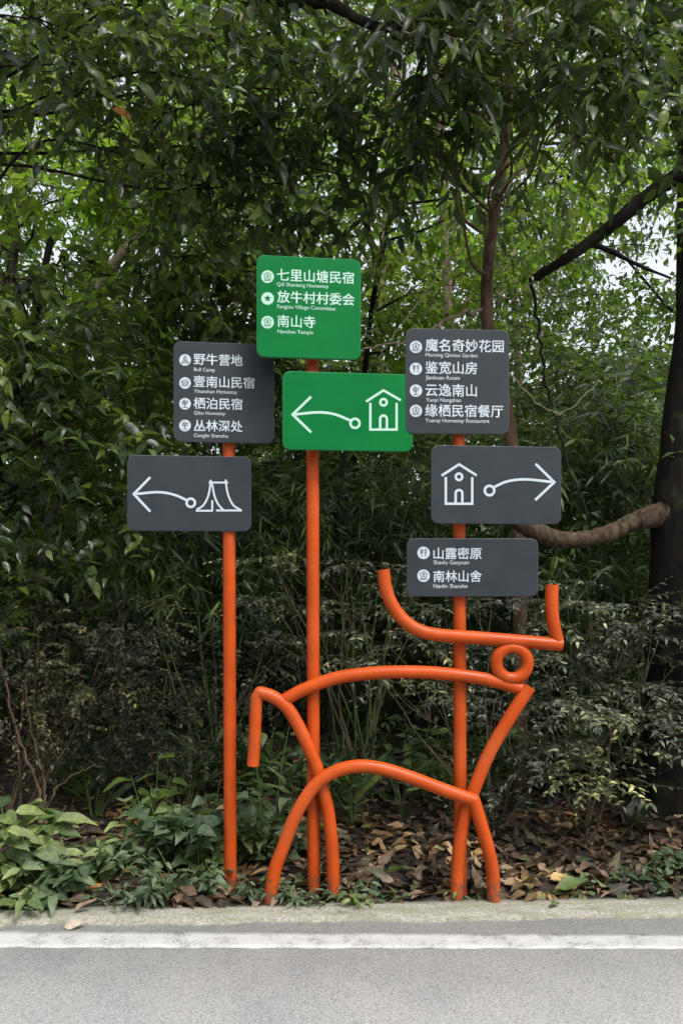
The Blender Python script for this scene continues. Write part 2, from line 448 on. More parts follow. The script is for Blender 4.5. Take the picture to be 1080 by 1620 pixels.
def kerb_far(x):     # back edge of the concrete edging
    return -0.062 + 0.050 * x + 0.010 * np.sin(x * 4.1) + 0.007 * np.sin(x * 11.7 + 1) + 0.004 * np.sin(x * 53 + 2 * np.sin(x * 13))


def kerb_near(x):
    return (-0.245 + 0.028 * x + 0.009 * np.sin(x * 5.3 + 2) + 0.006 * np.sin(x * 14.1)
            + 0.005 * np.sin(x * 47 + 3 * np.sin(x * 9)) + 0.003 * np.sin(x * 113))


def ground_z(x, y):
    x = np.asarray(x, float); y = np.asarray(y, float)
    t = np.clip(y - 0.02, 0, None)
    z = 0.004 + 0.05 * np.minimum(t, 3) + 0.035 * hnoise(x, y) * np.clip((t - 0.25) * 1.5, 0, 1)
    z = z + 0.10 * np.clip(y - 4.5, 0, None) * np.clip((y - 4.5) / 4, 0, 1)
    return np.where(y < kerb_far(x) - 0.05, -0.03, z)


def grid_sheet(name, xs, ys, zf, mat, kind='structure', top_uv=False):
    X, Y = np.meshgrid(xs, ys)
    Z = zf(X, Y)
    v = np.stack([X, Y, Z], -1).reshape(-1, 3)
    nx, ny = len(xs), len(ys)
    i = (np.arange(ny - 1)[:, None] * nx + np.arange(nx - 1)[None]).ravel()
    t = np.vstack([np.stack([i, i + 1, i + nx + 1], 1), np.stack([i, i + nx + 1, i + nx], 1)])
    o = link(name, mesh_tris(name, v, t, mat))
    tag(o, kind=kind)
    return o


xs = np.concatenate([np.linspace(-60, -8, 14), np.linspace(-7.8, 7.8, 160), np.linspace(8, 60, 14)])
ys = np.concatenate([np.linspace(-40, -1, 6), [-0.5], np.linspace(-0.4, 4, 90), np.linspace(4.2, 20, 40), np.linspace(22, 60, 8)])
ground = grid_sheet('ground', xs, ys, lambda x, y: np.where(y < -0.3, -0.06, ground_z(x, y)) * np.where(y > 20, 1.0, 1.0), M['soil'])


def slab(name, xs, near, far, zt, zb, mat, bumpz=0.0):
    """a long slab whose edges wander; real thickness"""
    xs = np.asarray(xs)
    yn = near(xs) * np.ones_like(xs); yf = far(xs) * np.ones_like(xs)
    K = 5
    rows = []
    rows.append(np.stack([xs, yn, np.full_like(xs, zb)], 1))
    for k in range(K):
        t = k / (K - 1)
        z = zt + bumpz * (0.5 * np.sin(xs * 7 + k * 2) + 0.5 * np.sin(xs * 19 + k * 5)) - (bumpz * 2 if k in (0, K - 1) else 0)
        rows.append(np.stack([xs, yn + (yf - yn) * t, z], 1))
    rows.append(np.stack([xs, yf, np.full_like(xs, zb)], 1))
    v = np.vstack(rows); nx = len(xs)
    i = (np.arange(len(rows) - 1)[:, None] * nx + np.arange(nx - 1)[None]).ravel()
    t = np.vstack([np.stack([i, i + 1, i + nx + 1], 1), np.stack([i, i + nx + 1, i + nx], 1)])
    o = link(name, mesh_tris(name, v, t, mat, smooth=False))
    tag(o, kind='structure')
    return o


xr = np.concatenate([np.linspace(-60, -5, 23)[:-1], np.linspace(-5, 5, 601), np.linspace(5, 60, 23)[1:]])
slab('road', np.linspace(-60, 60, 61), lambda x: -7.5, lambda x: -0.15 + 0.035 * x * (np.abs(x) < 5.1), 0.0, -0.1, M['road'])
slab('concrete_kerb', xr, kerb_near, kerb_far, 0.013, -0.1, M['concrete'], 0.003)
# worn painted edge line, 4 mm above the asphalt
slab('road_edge_line', xr, lambda x: -0.489 - 0.004 * x + 0.0025 * np.sin(x * 23) + 0.002 * np.sin(x * 57),
     lambda x: -0.352 - 0.011 * x + 0.003 * np.sin(x * 17) + 0.002 * np.sin(x * 49), 0.004, 0.001, M['line'])


# ------------------------------------------------------------------ signposts
RAD = 0.0302


def local_mesh(name, geo_arrays, mat, origin, smooth=True):
    v, t, u = geo_arrays
    return mesh_tris(name, np.asarray(v) - np.asarray(origin)[None], t, mat, u, smooth)


def build_pole(root, x_top, y_top, x_bot, yb, depth):
    a = P(x_top, y_top, depth); b = P(x_bot, yb, depth); b.z = -0.05
    path = [b + (a - b) * (i / 8) for i in range(9)]
    me = local_mesh('pole', tube_arrays(path, RAD, 28), M['orange'], root.location)
    link('pole', me, root)


def rrect(w, h, r, n=6):
    pts = []
    for cx, cy, a0 in ((w / 2 - r, h / 2 - r, 0), (-w / 2 + r, h / 2 - r, 90), (-w / 2 + r, -h / 2 + r, 180), (w / 2 - r, -h / 2 + r, 270)):
        for k in range(n + 1):
            a = math.radians(a0 + 90 * k / n)
            pts.append((cx + r * math.cos(a), cy + r * math.sin(a)))
    return pts


class Panel:
    """a sign board: local x right, z up, front face at local y=-th/2; children are laid on its face"""
    TH = 0.022

    def __init__(s, root, cx, cy, wpx, hpx, yaw, depth, mat, edge, printm, label, post_depth):
        d = depth + D
        s.root = root
        s.yaw = math.radians(yaw)
        s.w = wpx * d / F / math.cos(s.yaw); s.h = hpx * d / F
        s.c = P(cx, cy, depth)
        s.print, s.face = printm, mat
        n = 8
        out = []
        th = s.TH; bev = 0.0022
        for (ins, y) in ((bev, -th / 2), (0, -th / 2 + bev), (0, th / 2 - bev), (bev, th / 2)):
            out.append([(x, y, z) for x, z in rrect(s.w - 2 * ins, s.h - 2 * ins, 0.034 - ins, n)])
        K = len(out[0])
        v = [p for ring in out for p in ring]
        faces, mats = [], []
        faces.append(list(range(K))); mats.append(0)
        for r in range(3):
            for k in range(K):
                a, b = r * K + k, r * K + (k + 1) % K
                faces.append((a, a + K, b + K, b)); mats.append(1)
        faces.append(list(range(3 * K, 4 * K))[::-1]); mats.append(0)
        me = bpy.data.meshes.new('sign_panel')
        me.from_pydata(v, [], faces)
        me.materials.append(mat); me.materials.append(edge)
        me.polygons.foreach_set('material_index', mats)
        me.update()
        s.o = link('sign_panel', me, root)
        s.o.location = s.c - root.location
        s.o.rotation_euler = (0, 0, s.yaw)
        s.o['label'] = label
        # clamp plate behind, holding the board to the pole
        for dz in (-s.h * 0.28, s.h * 0.28):
            pd = post_depth - depth
            xo = (P(s.postx, cy, post_depth).x - s.c.x)
            g = Geo()
            bx = box_arrays((xo * math.cos(s.yaw), (th / 2 + max(pd - RAD, 0.004)) / 2, dz), (0.11, max(pd - RAD - th / 2, 0.004), 0.03)) if False else \
                box_arrays((xo, th / 2 + 0.0045, dz), (0.12, 0.008, 0.035))
            g.add(*bx)
            link('clamp', g.mesh('clamp', M['steel'], False), s.o)
            if pd > 0.06:
                g = Geo(); g.add(*box_arrays((xo, th / 2 + 0.0085 + (pd - th / 2 - 0.0085) / 2, dz), (0.04, pd - th / 2 - 0.009, 0.02)))
                link('spacer', g.mesh('spacer', M['steel'], False), s.o)

    def uv(s, px, py):
        """photo position -> local x, z on the board's face"""
        o = Vector((0, -D, EYE)); dv = P(px, py, 0) - o
        n = Vector((math.sin(s.yaw), -math.cos(s.yaw), 0)); ax = Vector((math.cos(s.yaw), math.sin(s.yaw), 0))
        c = s.c + n * (s.TH / 2)
        t = (c - o).dot(n) / dv.dot(n)
        q = o + dv * t - c
        return q.dot(ax), q.z

    def flat(s, name, v2, tris, lift=0.0008, mat=None, parent=None):
        y = -s.TH / 2 - lift
        v = np.array([(x, y, z) for x, z in v2])
        me = mesh_tris(name, v, np.array(tris), mat or s.print, smooth=False)
        return link(name, me, parent or s.o)

    def stroke(s, paths, wpx, name, lift=0.0008, mat=None, joint=True):
        """flat ribbons along px polylines, joined into one piece of print"""
        w = wpx * (s.c.y + D) / F / 2
        V, T = [], []
        nlift = 0
        for path in paths:
            q = np.array([s.uv(*p) for p in path], float)
            closed = len(q) > 3 and np.allclose(q[0], q[-1])
            tg = np.gradient(q, axis=0)
            if closed:
                tg[0] = tg[-1] = q[1] - q[-2]
            m = len(q)
            L_, R_ = [], []
            for i in range(m):
                if 0 < i < m - 1 or closed:
                    a = (q[i] - q[i - 1]) if i > 0 else (q[-1] - q[-2])
                    b = (q[(i + 1)] - q[i]) if i < m - 1 else (q[1] - q[0])
                    a = a / (np.linalg.norm(a) + 1e-9); b = b / (np.linalg.norm(b) + 1e-9)
                    t = a + b; t /= np.linalg.norm(t) + 1e-9
                    sc = 1 / max(0.45, t @ a)
                else:
                    t = tg[i] / np.linalg.norm(tg[i]); sc = 1
                nn = np.array([-t[1], t[0]]) * w * sc
                L_.append(q[i] + nn); R_.append(q[i] - nn)
            base = len(V)
            # each ribbon a hair above the last, so crossings never share a plane
            V += [(a[0], -s.TH / 2 - lift - nlift * 0.00008, a[1]) for a in L_ + R_]
            nlift += 1
            for i in range(m - 1):
                a, b, c, d = base + i, base + i + 1, base + m + i + 1, base + m + i
                T += [(a, d, c), (a, c, b)]
        me = mesh_tris(name, np.array(V), np.array(T), mat or s.print, smooth=False)
        return link(name, me, s.o)

    def text(s, txt, x0, x1, yc, cjk, name):
        """one line of lettering spanning x0..x1 (photo px), centred on yc"""
        cu = bpy.data.curves.new('t', 'FONT')
        cu.body = txt
        cu.resolution_u = 3
        cu.size = 1.0
        cu.offset = 0.0
        o = bpy.data.objects.new('t', cu)
        COL.objects.link(o)
        dg = bpy.context.evaluated_depsgraph_get()
        me = bpy.data.meshes.new_from_object(o.evaluated_get(dg))
        bpy.data.objects.remove(o); bpy.data.curves.remove(cu)
        n = len(me.vertices)
        co = np.zeros(n * 3, np.float32); me.vertices.foreach_get('co', co); co = co.reshape(-1, 3)
        mn, mx = co.min(0), co.max(0)
        ax, az = s.uv(x0, yc); bx_, bz = s.uv(x1, yc)
        sc = (bx_ - ax) / (mx[0] - mn[0])
        if cjk:
            zc = 0.385                       # optical middle of the ideographs
            zc = (mn[1] + mx[1]) / 2
        else:
            zc = 0.35
        v = np.zeros_like(co)
        v[:, 0] = ax + (co[:, 0] - mn[0]) * sc
        v[:, 2] = az + (co[:, 1] - zc) * sc
        v[:, 1] = -s.TH / 2 - 0.0008
        me.calc_loop_triangles()
        nt_ = len(me.loop_triangles)
        tr = np.zeros(nt_ * 3, np.int32); me.loop_triangles.foreach_get('vertices', tr); tr = tr.reshape(-1, 3)
        bpy.data.meshes.remove(me)
        # medium weight: the outline laid down a few times, each copy nudged and a hair prouder
        o_ = (0.011 if cjk else 0.004) * sc
        g = Geo()
        for k, (dx, dz) in enumerate(((-1, -1), (1, -1), (-1, 1), (1, 1))):
            g.add(v + np.array([dx * o_, -0.00006 * k, dz * o_]), tr)
        return link(name, g.mesh(name, s.print, False), s.o)

    def icon(s, cx, cy, r, kind):
        q = [(cx + r * math.cos(a), cy + r * math.sin(a)) for a in np.linspace(0, 2 * np.pi, 29)[:-1]]
        v = [s.uv(*p) for p in q] + [s.uv(cx, cy)]
        y = -s.TH / 2 - 0.0008
        me = mesh_tris('icon', np.array([(x, y, z) for x, z in v]), np.array([(i, 28, (i + 1) % 28) for i in range(28)]), s.print, smooth=False)
        o = link('icon', me, s.o)
        f = s.face
        k = r / 10
        J = lambda pts: [(cx + a * k, cy + b * k) for a, b in pts]
        arc = lambda ox, oy, rr, a0, a1, n=10: [(ox + rr * math.cos(math.radians(a0 + (a1 - a0) * i / n)), oy + rr * math.sin(math.radians(a0 + (a1 - a0) * i / n))) for i in range(n + 1)]
        w = 0.95 * k
        if kind == 'house':
            ps = [J([(-6.4, -2.6), (0, -7), (6.4, -2.6)]), J([(-4.6, -2.6), (-4.6, 5.6), (4.6, 5.6), (4.6, -2.6)]), J(arc(0, -2.4, 1.1, 0, 360)),
                  J([(-1.8, 5.4), (-1.8, 2)] + arc(0, 2, 1.8, 180, 360)[1:] + [(1.8, 5.4)])]
        elif kind == 'star':
            st = []
            for i in range(11):
                rr = 6.2 if i % 2 == 0 else 2.6
                a = math.radians(-90 + i * 36); st.append((rr * math.cos(a), rr * math.sin(a)))
            pts = [s.uv(*p) for p in J(st[:10])] + [s.uv(cx, cy)]
            s.flat('icon_symbol', pts, [(i, 10, (i + 1) % 10) for i in range(10)], 0.0014, f)
            return
        elif kind == 'tent':
            ps = [J([(-6.5, 5), (-4, 3), (-2, -1), (-1.4, -6), (1.6, -6), (2.4, -1), (4.4, 3), (6.6, 5)]), J([(-6.5, 5), (-1, 5)]), J([(1.2, 5), (6.6, 5)]),
                  J([(-1.2, -5), (0, 0), (3.4, 5)]), J([(-1, 0.5), (-1, 5)])]
        elif kind == 'fork':
            ps = [J([(-4.6, -6), (-4.6, -1), (-3, 0.6), (-3, 6.4)]), J([(-3, -6), (-3, 0)]), J([(-1.4, -6), (-1.4, -1), (-3, 0.6)]),
                  J([(3.2, 6.4), (3.2, 0.4)]), J([(3.2, 0.4), (1.6, -3), (2.2, -6), (4.4, -6), (5, -3), (3.2, 0.4)])]
        elif kind == 'plant':
            ps = [J([(0, 6.2), (0, -1)]), J([(-4, 6.2), (4, 6.2)]), J([(0, 2.5), (-4, 0.5), (-5, -3), (-2, -2.4), (0, 1)]), J([(0, 0.8), (3.6, -0.8), (5, -4.4), (1.6, -3.8), (0, -0.6)]),
                  J(arc(-1.4, -5, 1.5, 0, 360))]
        else:  # hotel roof pavilion
            ps = [J([(-6.6, -1.4), (-3.6, -5), (3.6, -5), (6.6, -1.4), (-6.6, -1.4)]), J([(-4.6, -1.2), (-4.6, 4.6), (4.6, 4.6), (4.6, -1.2)]), J([(-4.6, 1.7), (4.6, 1.7)])]
        s.stroke(ps, w, 'icon_symbol', 0.0014, f)


def box_arrays(c, sz):
    cx, cy, cz = c; a, b, d = sz[0] / 2, sz[1] / 2, sz[2] / 2
    v = [(cx + i * a, cy + j * b, cz + k * d) for i in (-1, 1) for j in (-1, 1) for k in (-1, 1)]
    q = [(0, 1, 3, 2), (4, 6, 7, 5), (0, 4, 5, 1), (2, 3, 7, 6), (0, 2, 6, 4), (1, 5, 7, 3)]
    t = []
    for f in q: t += [(f[0], f[1], f[2]), (f[0], f[2], f[3])]
    return np.array(v), np.array(t)


def arcp(cx, cy, r, a0=0, a1=360, n=28):
    return [(cx + r * math.cos(math.radians(a0 + (a1 - a0) * i / n)), cy + r * math.sin(math.radians(a0 + (a1 - a0) * i / n))) for i in range(n + 1)]


def curve2(pts, n=8):
    q = smooth_path([(a, b, 0) for a, b in pts], n)
    return [(a, b) for a, b, _ in q]


def house_symbol(p, cx, roof_l, roof_t, roof_r, wl, wr, wt, wb, win_y, door_t, w=4.2):
    p.stroke([[roof_l, roof_t, roof_r], [(wl, wt), (wl, wb), (wr, wb), (wr, wt)], arcp(cx, win_y, 5.1),
              [(cx - 5.3, wb - 1), (cx - 5.3, door_t + 5.3)] + arcp(cx, door_t + 5.3, 5.3, 180, 360, 10)[1:] + [(cx + 5.3, wb - 1)]], w, 'house_symbol')


def arrow_symbol(p, tip, up, low, shaft, circ, w=4.4):
    p.stroke([[up, tip, low], curve2(shaft), arcp(circ[0], circ[1], circ[2])], w, 'arrow_symbol')


# left signpost
YL, YM, YR = 0.115, 0.047, 0.05
r1 = empty('signpost', (P(364, 1405, YL).x, YL, 0.0))
tag(r1, 'orange signpost at the left, its two dark grey boards pointing left to a tent', 'signpost', 'orange pole signposts by the roadside')
build_pole(r1, 361.5, 560, 364.5, 1405, YL)
Panel.postx = 362
p = Panel(r1, 355, 622, 155.5, 157, 7, YL - 0.046, M['slate'], M['slate_edge'], M['print'], 'dark grey board listing four lines, beginning with a tent icon', YL)
for (t, a, b, y, e, ea, eb, ey, ic, iy) in (
        ('野牛营地', 306.7, 383.4, 568, 'Bull Camp', 307, 340, 584.2, 'tent', 569.5),
        ('壹南山民宿', 306.7, 402.4, 603.2, 'Yinanshan Homestay', 307, 375.3, 618.6, 'hotel', 606),
        ('栖泊民宿', 306.7, 383.4, 637.7, 'Qibo Homestay', 307, 356.6, 653, 'plant', 638.8),
        ('丛林深处', 307.2, 383.4, 672.9, 'Conglin Shenchu', 307, 361, 688.6, 'plant', 673.3)):
    p.text(t, a, b, y, True, 'lettering'); p.text(e, ea, eb, ey, False, 'lettering'); p.icon(292.9, iy, 9.2, ic)
p = Panel(r1, 300.5, 781, 191, 118.5, 6, YL - 0.05, M['slate'], M['slate_edge'], M['print'], 'dark grey board with a left arrow and a tent', YL)
arrow_symbol(p, (212, 781.6), (238, 754.9), (238, 809.4), [(216, 781.4), (250.4, 778.6), (275, 782.6), (296, 791.4)], (302, 795.4, 6.6), 3.8)
p.stroke([curve2([(311.5, 806), (322, 799), (330, 783), (333.6, 761)]), [(310, 808), (336.8, 808)], [(330.4, 763.4), (361, 763.4)], [(333.4, 759), (333.4, 765)], [(357.2, 758.6), (357.2, 765)],
          curve2([(357, 762), (361, 783), (369, 799), (381, 807)]), [(341.9, 807.6), (382.6, 807.6)], curve2([(335.6, 765), (339.6, 785), (345.5, 798), (353.5, 807)]), [(335.9, 791.5), (335.9, 807)]],
         3.0, 'tent_symbol')

# middle signpost
r2 = empty('signpost', (P(496, 1417, YM).x, YM, 0.0))
tag(r2, 'tallest orange signpost, in the middle, with two bright green boards', 'signpost', 'orange pole signposts by the roadside')
build_pole(r2, 494, 430, 496, 1417, YM)
Panel.postx = 494.5
p = Panel(r2, 488.7, 488, 163, 159, 7, YM - 0.075, M['green'], M['green_edge'], M['print_green'], 'green board with three lines, at the very top', YM)
for (t, a, b, y, e, ea, eb, ey, ic, iy) in (
        ('七里山塘民宿', 438.3, 559.7, 434.4, 'Qili Shantang Homestay', 437.8, 519.4, 449.4, 'house', 437.8),
        ('放牛村村委会', 438.6, 560.2, 469, 'Fangniu Village Committee', 438.6, 530.5, 484.6, 'star', 472.2),
        ('南山寺', 439, 498.6, 507.6, 'Nanshan Temple', 439, 495.5, 524, 'house', 509.8)):
    p.text(t, a, b, y, True, 'lettering'); p.text(e, ea, eb, ey, False, 'lettering'); p.icon(423.2, iy, 10, ic)
p = Panel(r2, 550, 652, 204.5, 122.5, 6.5, YM - 0.085, M['green'], M['green_edge'], M['print_green'], 'green board with a left arrow and a house', YM)
arrow_symbol(p, (462.8, 655.8), (492, 627.6), (492, 684), [(467, 655.6), (502.8, 652.4), (529.6, 655.6), (554.6, 665.6)], (561.3, 669.8, 7.2), 4.0)
house_symbol(p, 606.3, (578.8, 635.4), (606.2, 617.6), (633.8, 633.4), 585.5, 627, 637.4, 679.6, 636.5, 657.5, 3.8)

# right signpost
r3 = empty('signpost', (P(727, 1412, YR).x, YR, 0.0))
tag(r3, 'orange signpost at the right, its three dark grey boards pointing right from a house', 'signpost', 'orange pole signposts by the roadside')
build_pole(r3, 725, 540, 728, 1412, YR)
Panel.postx = 725.5
p = Panel(r3, 722.7, 604.5, 164, 165, 3.5, YR - 0.046, M['slate'], M['slate_edge'], M['print'], 'square dark grey board with four lines', YR)
for (t, a, b, y, e, ea, eb, ey, ic, iy) in (
        ('魔名奇妙花园', 672.6, 796, 545.8, 'Morning Qimiao Garden', 672.8, 755, 561.2, 'house', 549),
        ('鉴宽山房', 672.6, 754, 581.3, 'Jiankuan Room', 672.8, 726.5, 597, 'fork', 583.5),
        ('云逸南山', 672.8, 753.5, 616.8, 'Yunyi Nangshan', 673.4, 728.8, 632.4, 'plant', 618),
        ('缘栖民宿餐厅', 672.3, 795, 649.2, 'Yuanqi Homestay Restaurant', 672.3, 773.4, 664.8, 'house', 650)):
    p.text(t, a, b, y, True, 'lettering'); p.text(e, ea, eb, ey, False, 'lettering'); p.icon(657.5, iy, 9.7, ic)
p = Panel(r3, 784.5, 767.5, 208, 122.5, 5.5, YR - 0.05, M['slate'], M['slate_edge'], M['print'], 'dark grey board with a house and a right arrow', YR)
arrow_symbol(p, (876, 762.8), (846.4, 733.8), (845.9, 791.2), [(781.4, 770.4), (801.8, 761.6), (830.2, 758.4), (871.5, 762.4)], (773.7, 776.1, 7.5), 4.0)
house_symbol(p, 725.5, (698.1, 752.5), (725.7, 734.6), (753.5, 752.2), 704.7, 746.4, 754.8, 796.9, 754.3, 775.2, 3.8)
p = Panel(r3, 746.5, 897.8, 207, 91.5, 0.6, YR - 0.044, M['slate'], M['slate_edge'], M['print'], 'lowest and shallowest dark grey board, with two lines', YR)
for (t, a, b, y, e, ea, eb, ey, ic, iy) in (
        ('山露密原', 685.3, 761, 875.4, 'Shanlu Gaoyuan', 685.3, 741.3, 889.6, 'fork', 874.7),
        ('南林山舍', 685.3, 761, 911.6, 'Nanlin Shanshe', 685.3, 738.8, 927, 'house', 910.8)):
    p.text(t, a, b, y, True, 'lettering'); p.text(e, ea, eb, ey, False, 'lettering'); p.icon(669.6, iy, 9.9, ic)

# ------------------------------------------------------------------ bull outline of bent orange pipe
bull = empty('bull_sculpture', (P(600, 1422, 0).x, 0, 0))
tag(bull, 'bull outlined in bent orange pipe, standing in front of the signposts', 'sculpture')


def pipe(name, pts, y, rad=RAD, smooth=True, n=28, ground_ends=()):
    q = [P(a, b, y) for a, b in pts]
    for k in ground_ends: q[k].z = -0.04
    path = smooth_path(q, 7) if smooth else np.array(q)
    me = local_mesh(name, tube_arrays(path, rad, n), M['orange'], bull.location)
    return link(name, me, bull)


pipe('back', [(451, 1107), (480, 1091), (530, 1073), (580, 1065.5), (630, 1063), (680, 1064), (730, 1069), (780, 1077), (826, 1091)], 0.004)
pipe('hind_leg', [(411, 1096), (430, 1101.5), (452, 1117), (470, 1145), (487, 1180), (500, 1212), (511, 1250), (520, 1292), (526, 1356), (527, 1424)], -0.003, ground_ends=(-1,))
tl = pipe('tail', [(411, 1096), (406, 1107), (404, 1140), (402.5, 1175), (400, 1211)], -0.002, 0.0285)
pipe('belly', [(424, 1421), (434, 1380), (446, 1345), (469, 1287), (498, 1243), (530, 1220.5), (567, 1212), (606, 1216.5), (655, 1232), (700, 1249), (749, 1266)], -0.046, ground_ends=(0,))
pipe('belly_leg', [(749, 1266), (758, 1296), (771, 1341), (779, 1382), (780, 1422)], -0.046, ground_ends=(-1,))
pipe('chest_leg', [(837.5, 1086), (801, 1143), (773, 1192), (752, 1242), (735, 1290), (726, 1340), (722.5, 1385), (721.5, 1422)], -0.012, ground_ends=(-1,))
pipe('horn', [(606, 901), (610.5, 932), (620, 957), (637, 980), (660, 996), (690, 1004), (755, 1009), (830, 1015), (888, 1020)], -0.004)
pipe('horn', [(872.5, 925), (872, 958), (875, 988), (881, 1014)], 0.0)
c = P(809, 1048.5, 0)
ringp = [(c.x + 24.6 / 341.3 * math.cos(a), -0.004, c.z + 24.6 / 341.3 * math.sin(a)) for a in np.linspace(0, 2 * np.pi, 57)]
v, t, u = tube_arrays(ringp, 0.0285, 24, caps=False)
link('head', local_mesh('head', (v, t, u), M['orange'], bull.location), bull)
# weld beads where pipes meet
for (a, b, y) in ((411, 1096, -0.001), (749, 1266, -0.046)):
    q = P(a, b, y)
    vv = []
    wr = 0.0298
    zs = [wr * math.sin(a_) for a_ in np.linspace(-1.5, 1.5, 13)]
    path = [q + Vector((0, 0, z)) for z in zs]
    rr = [math.sqrt(max(1e-7, wr * wr - z * z)) for z in zs]
    link('weld', local_mesh('weld', tube_arrays(path, rr, 20), M['orange'], bull.location), bull)


# ------------------------------------------------------------------ leaves
def leaf_template(kind, st=4, fold=0.22, curl=0.25):
    """unit leaf along +x, width along y, normal +z: verts, tris, uv"""
    shp = {'ovate': (0.46, lambda t: np.sin(np.pi * t ** 0.72) ** 0.95 * (1 - 0.15 * t)),
           'oval': (0.56, lambda t: np.sin(np.pi * t ** 0.9) ** 0.75),
           'heart': (0.80, lambda t: np.clip(np.sin(np.pi * np.clip(t * 0.93 + 0.07, 0, 1) ** 0.55), 0, 1) ** 0.9),
           'lance': (0.27, lambda t: np.sin(np.pi * t ** 0.75) ** 1.0),
           'bamboo': (0.13, lambda t: np.sin(np.pi * t ** 0.6) ** 0.8)}[kind]
    W, f = shp
    ts = np.linspace(0, 1, st + 2)[1:-1]
    if kind == 'heart':
        ts = ts ** 1.5
        f = lambda t: np.interp(t, [0, 0.04, 0.12, 0.25, 0.4, 0.6, 0.78, 0.9, 1], [0.1, 0.62, 0.92, 1.0, 0.93, 0.66, 0.36, 0.14, 0])
    v = [(0, 0, 0)]; uv = [(0, 0)]
    for t in ts:
        hw = W / 2 * float(f(np.array(t)))
        z0 = -curl * t * t
        for s in (-1, 0, 1):
            v.append((t, s * hw, z0 + (fold * hw if s else 0))); uv.append((t, s))
    v.append((1, 0, -curl)); uv.append((1, 0))
    tr = [(0, 2, 1), (0, 3, 2)]
    for k in range(st - 1):
        a = 1 + 3 * k
        tr += [(a, a + 1, a + 3), (a + 1, a + 4, a + 3), (a + 1, a + 2, a + 4), (a + 2, a + 5, a + 4)]
    a = 1 + 3 * (st - 1); e = len(v) - 1
    tr += [(a, a + 1, e), (a + 1, a + 2, e)]
    return np.array(v, float), np.array(tr, int), np.array(uv, float)


def norm(a):
    return a / (np.linalg.norm(a, axis=-1, keepdims=True) + 1e-9)


UP = np.array([0, 0, 1.0])


class Leaves:
    """bases of leaves: position, frame (columns x along, y across, z normal), size"""
    def __init__(s): s.pos, s.fr, s.sz = [], [], []

    def add(s, pos, d, nrm, size):
        d = norm(d); y = norm(np.cross(nrm, d)); z = np.cross(d, y)
        s.pos.append(pos); s.fr.append(np.stack([d, y, z], -1)); s.sz.append(size)

    def arrays(s):
        return np.concatenate(s.pos), np.concatenate(s.fr), np.concatenate(s.sz)


def sprays(lv, tw, org, dirs, length, nl, size, droop=0.25, splay=55, tilt=0.45, r0=0.0022, hang=0.35, face=0.35):
    """leafy twigs: org (S,3), dirs (S,3)"""
    n = len(org)
    if n == 0: return
    dirs = norm(dirs)
    ln = length * R.uniform(0.6, 1.25, n)
    sz0 = size * R.uniform(0.75, 1.2, n)
    dr = droop * R.uniform(0.4, 1.6, n)
    side = norm(np.cross(dirs, UP) + 1e-4)
    bend = R.normal(0, 0.18, n)
    def at(t):
        return org + dirs * (ln * t)[:, None] + side * (bend * ln * t * t)[:, None] - UP * (dr * ln * t * t)[:, None]
    for j in range(nl):
        t = (j + 0.6) / nl * np.ones(n) + R.normal(0, 0.03, n)
        pos = at(t)
        tang = norm(dirs + side * (2 * bend * t)[:, None] - UP * (2 * dr * t)[:, None])
        sg = 1 if j % 2 else -1
        if j == nl - 1: an = np.zeros(n)
        else: an = np.radians(splay + R.normal(0, 14, n)) * sg
        d = tang * np.cos(an)[:, None] + side * np.sin(an)[:, None] + R.normal(0, 0.22, (n, 3)) - UP * (hang * R.uniform(0.2, 1.6, n))[:, None]
        nr = UP - np.array([0, face, 0]) + R.normal(0, tilt, (n, 3))
        keep = R.random(n) > 0.10
        prof = 0.75 + 0.35 * np.sin(np.pi * (j + 1) / (nl + 1))
        lv.add(pos[keep], d[keep], nr[keep], (sz0 * prof * R.uniform(0.7, 1.2, n))[keep])
    # twig wood, three sided
    if tw is not None:
        ts = (0.0, 0.35, 0.7, 1.0)
        pts = np.stack([at(t) for t in ts], 1)          # n,4,3
        rr = r0 * np.array([1.0, 0.8, 0.55, 0.25])
        a2 = norm(np.cross(side, dirs))
        ring = []
        for k in range(3):
            an = 2 * np.pi * k / 3
            ring.append(side * math.cos(an) + a2 * math.sin(an))
        ring = np.stack(ring, 1)                          # n,3,3
        v = pts[:, :, None, :] + rr[None, :, None, None] * ring[:, None, :, :]
        v = v.reshape(n, 12, 3)
        tt = []
        for i in range(3):
            for k in range(3):
                a, b = i * 3 + k, i * 3 + (k + 1) % 3
                tt += [(a, b, b + 3), (a, b + 3, a + 3)]
        tt = np.array(tt)
        allt = (tt[None] + (np.arange(n) * 12)[:, None, None]).reshape(-1, 3)
        tw.add(v.reshape(-1, 3), allt)


TPL = {}


def template(kind, st):
    k = (kind, st)
    if k not in TPL:
        TPL[k] = [leaf_template(kind, st, f, c) for f, c in ((0.30, 0.18), (0.5, 0.05), (0.15, 0.35), (0.4, 0.5))]
    return TPL[k]


MESHCACHE = {}


def leaf_mesh(kind, mat):
    k = (kind, mat.name)
    if k not in MESHCACHE:
        out = []
        for v, t, u in template(kind, 8):
            # gentle waviness of the blade
            v = v.copy()
            v[:, 2] += 0.02 * np.sin(v[:, 0] * 13) * np.sign(v[:, 1])
            out.append(mesh_tris('leaf', v, t, mat, u))
        MESHCACHE[k] = out
    return MESHCACHE[k]


NLEAFOBJ = [0]


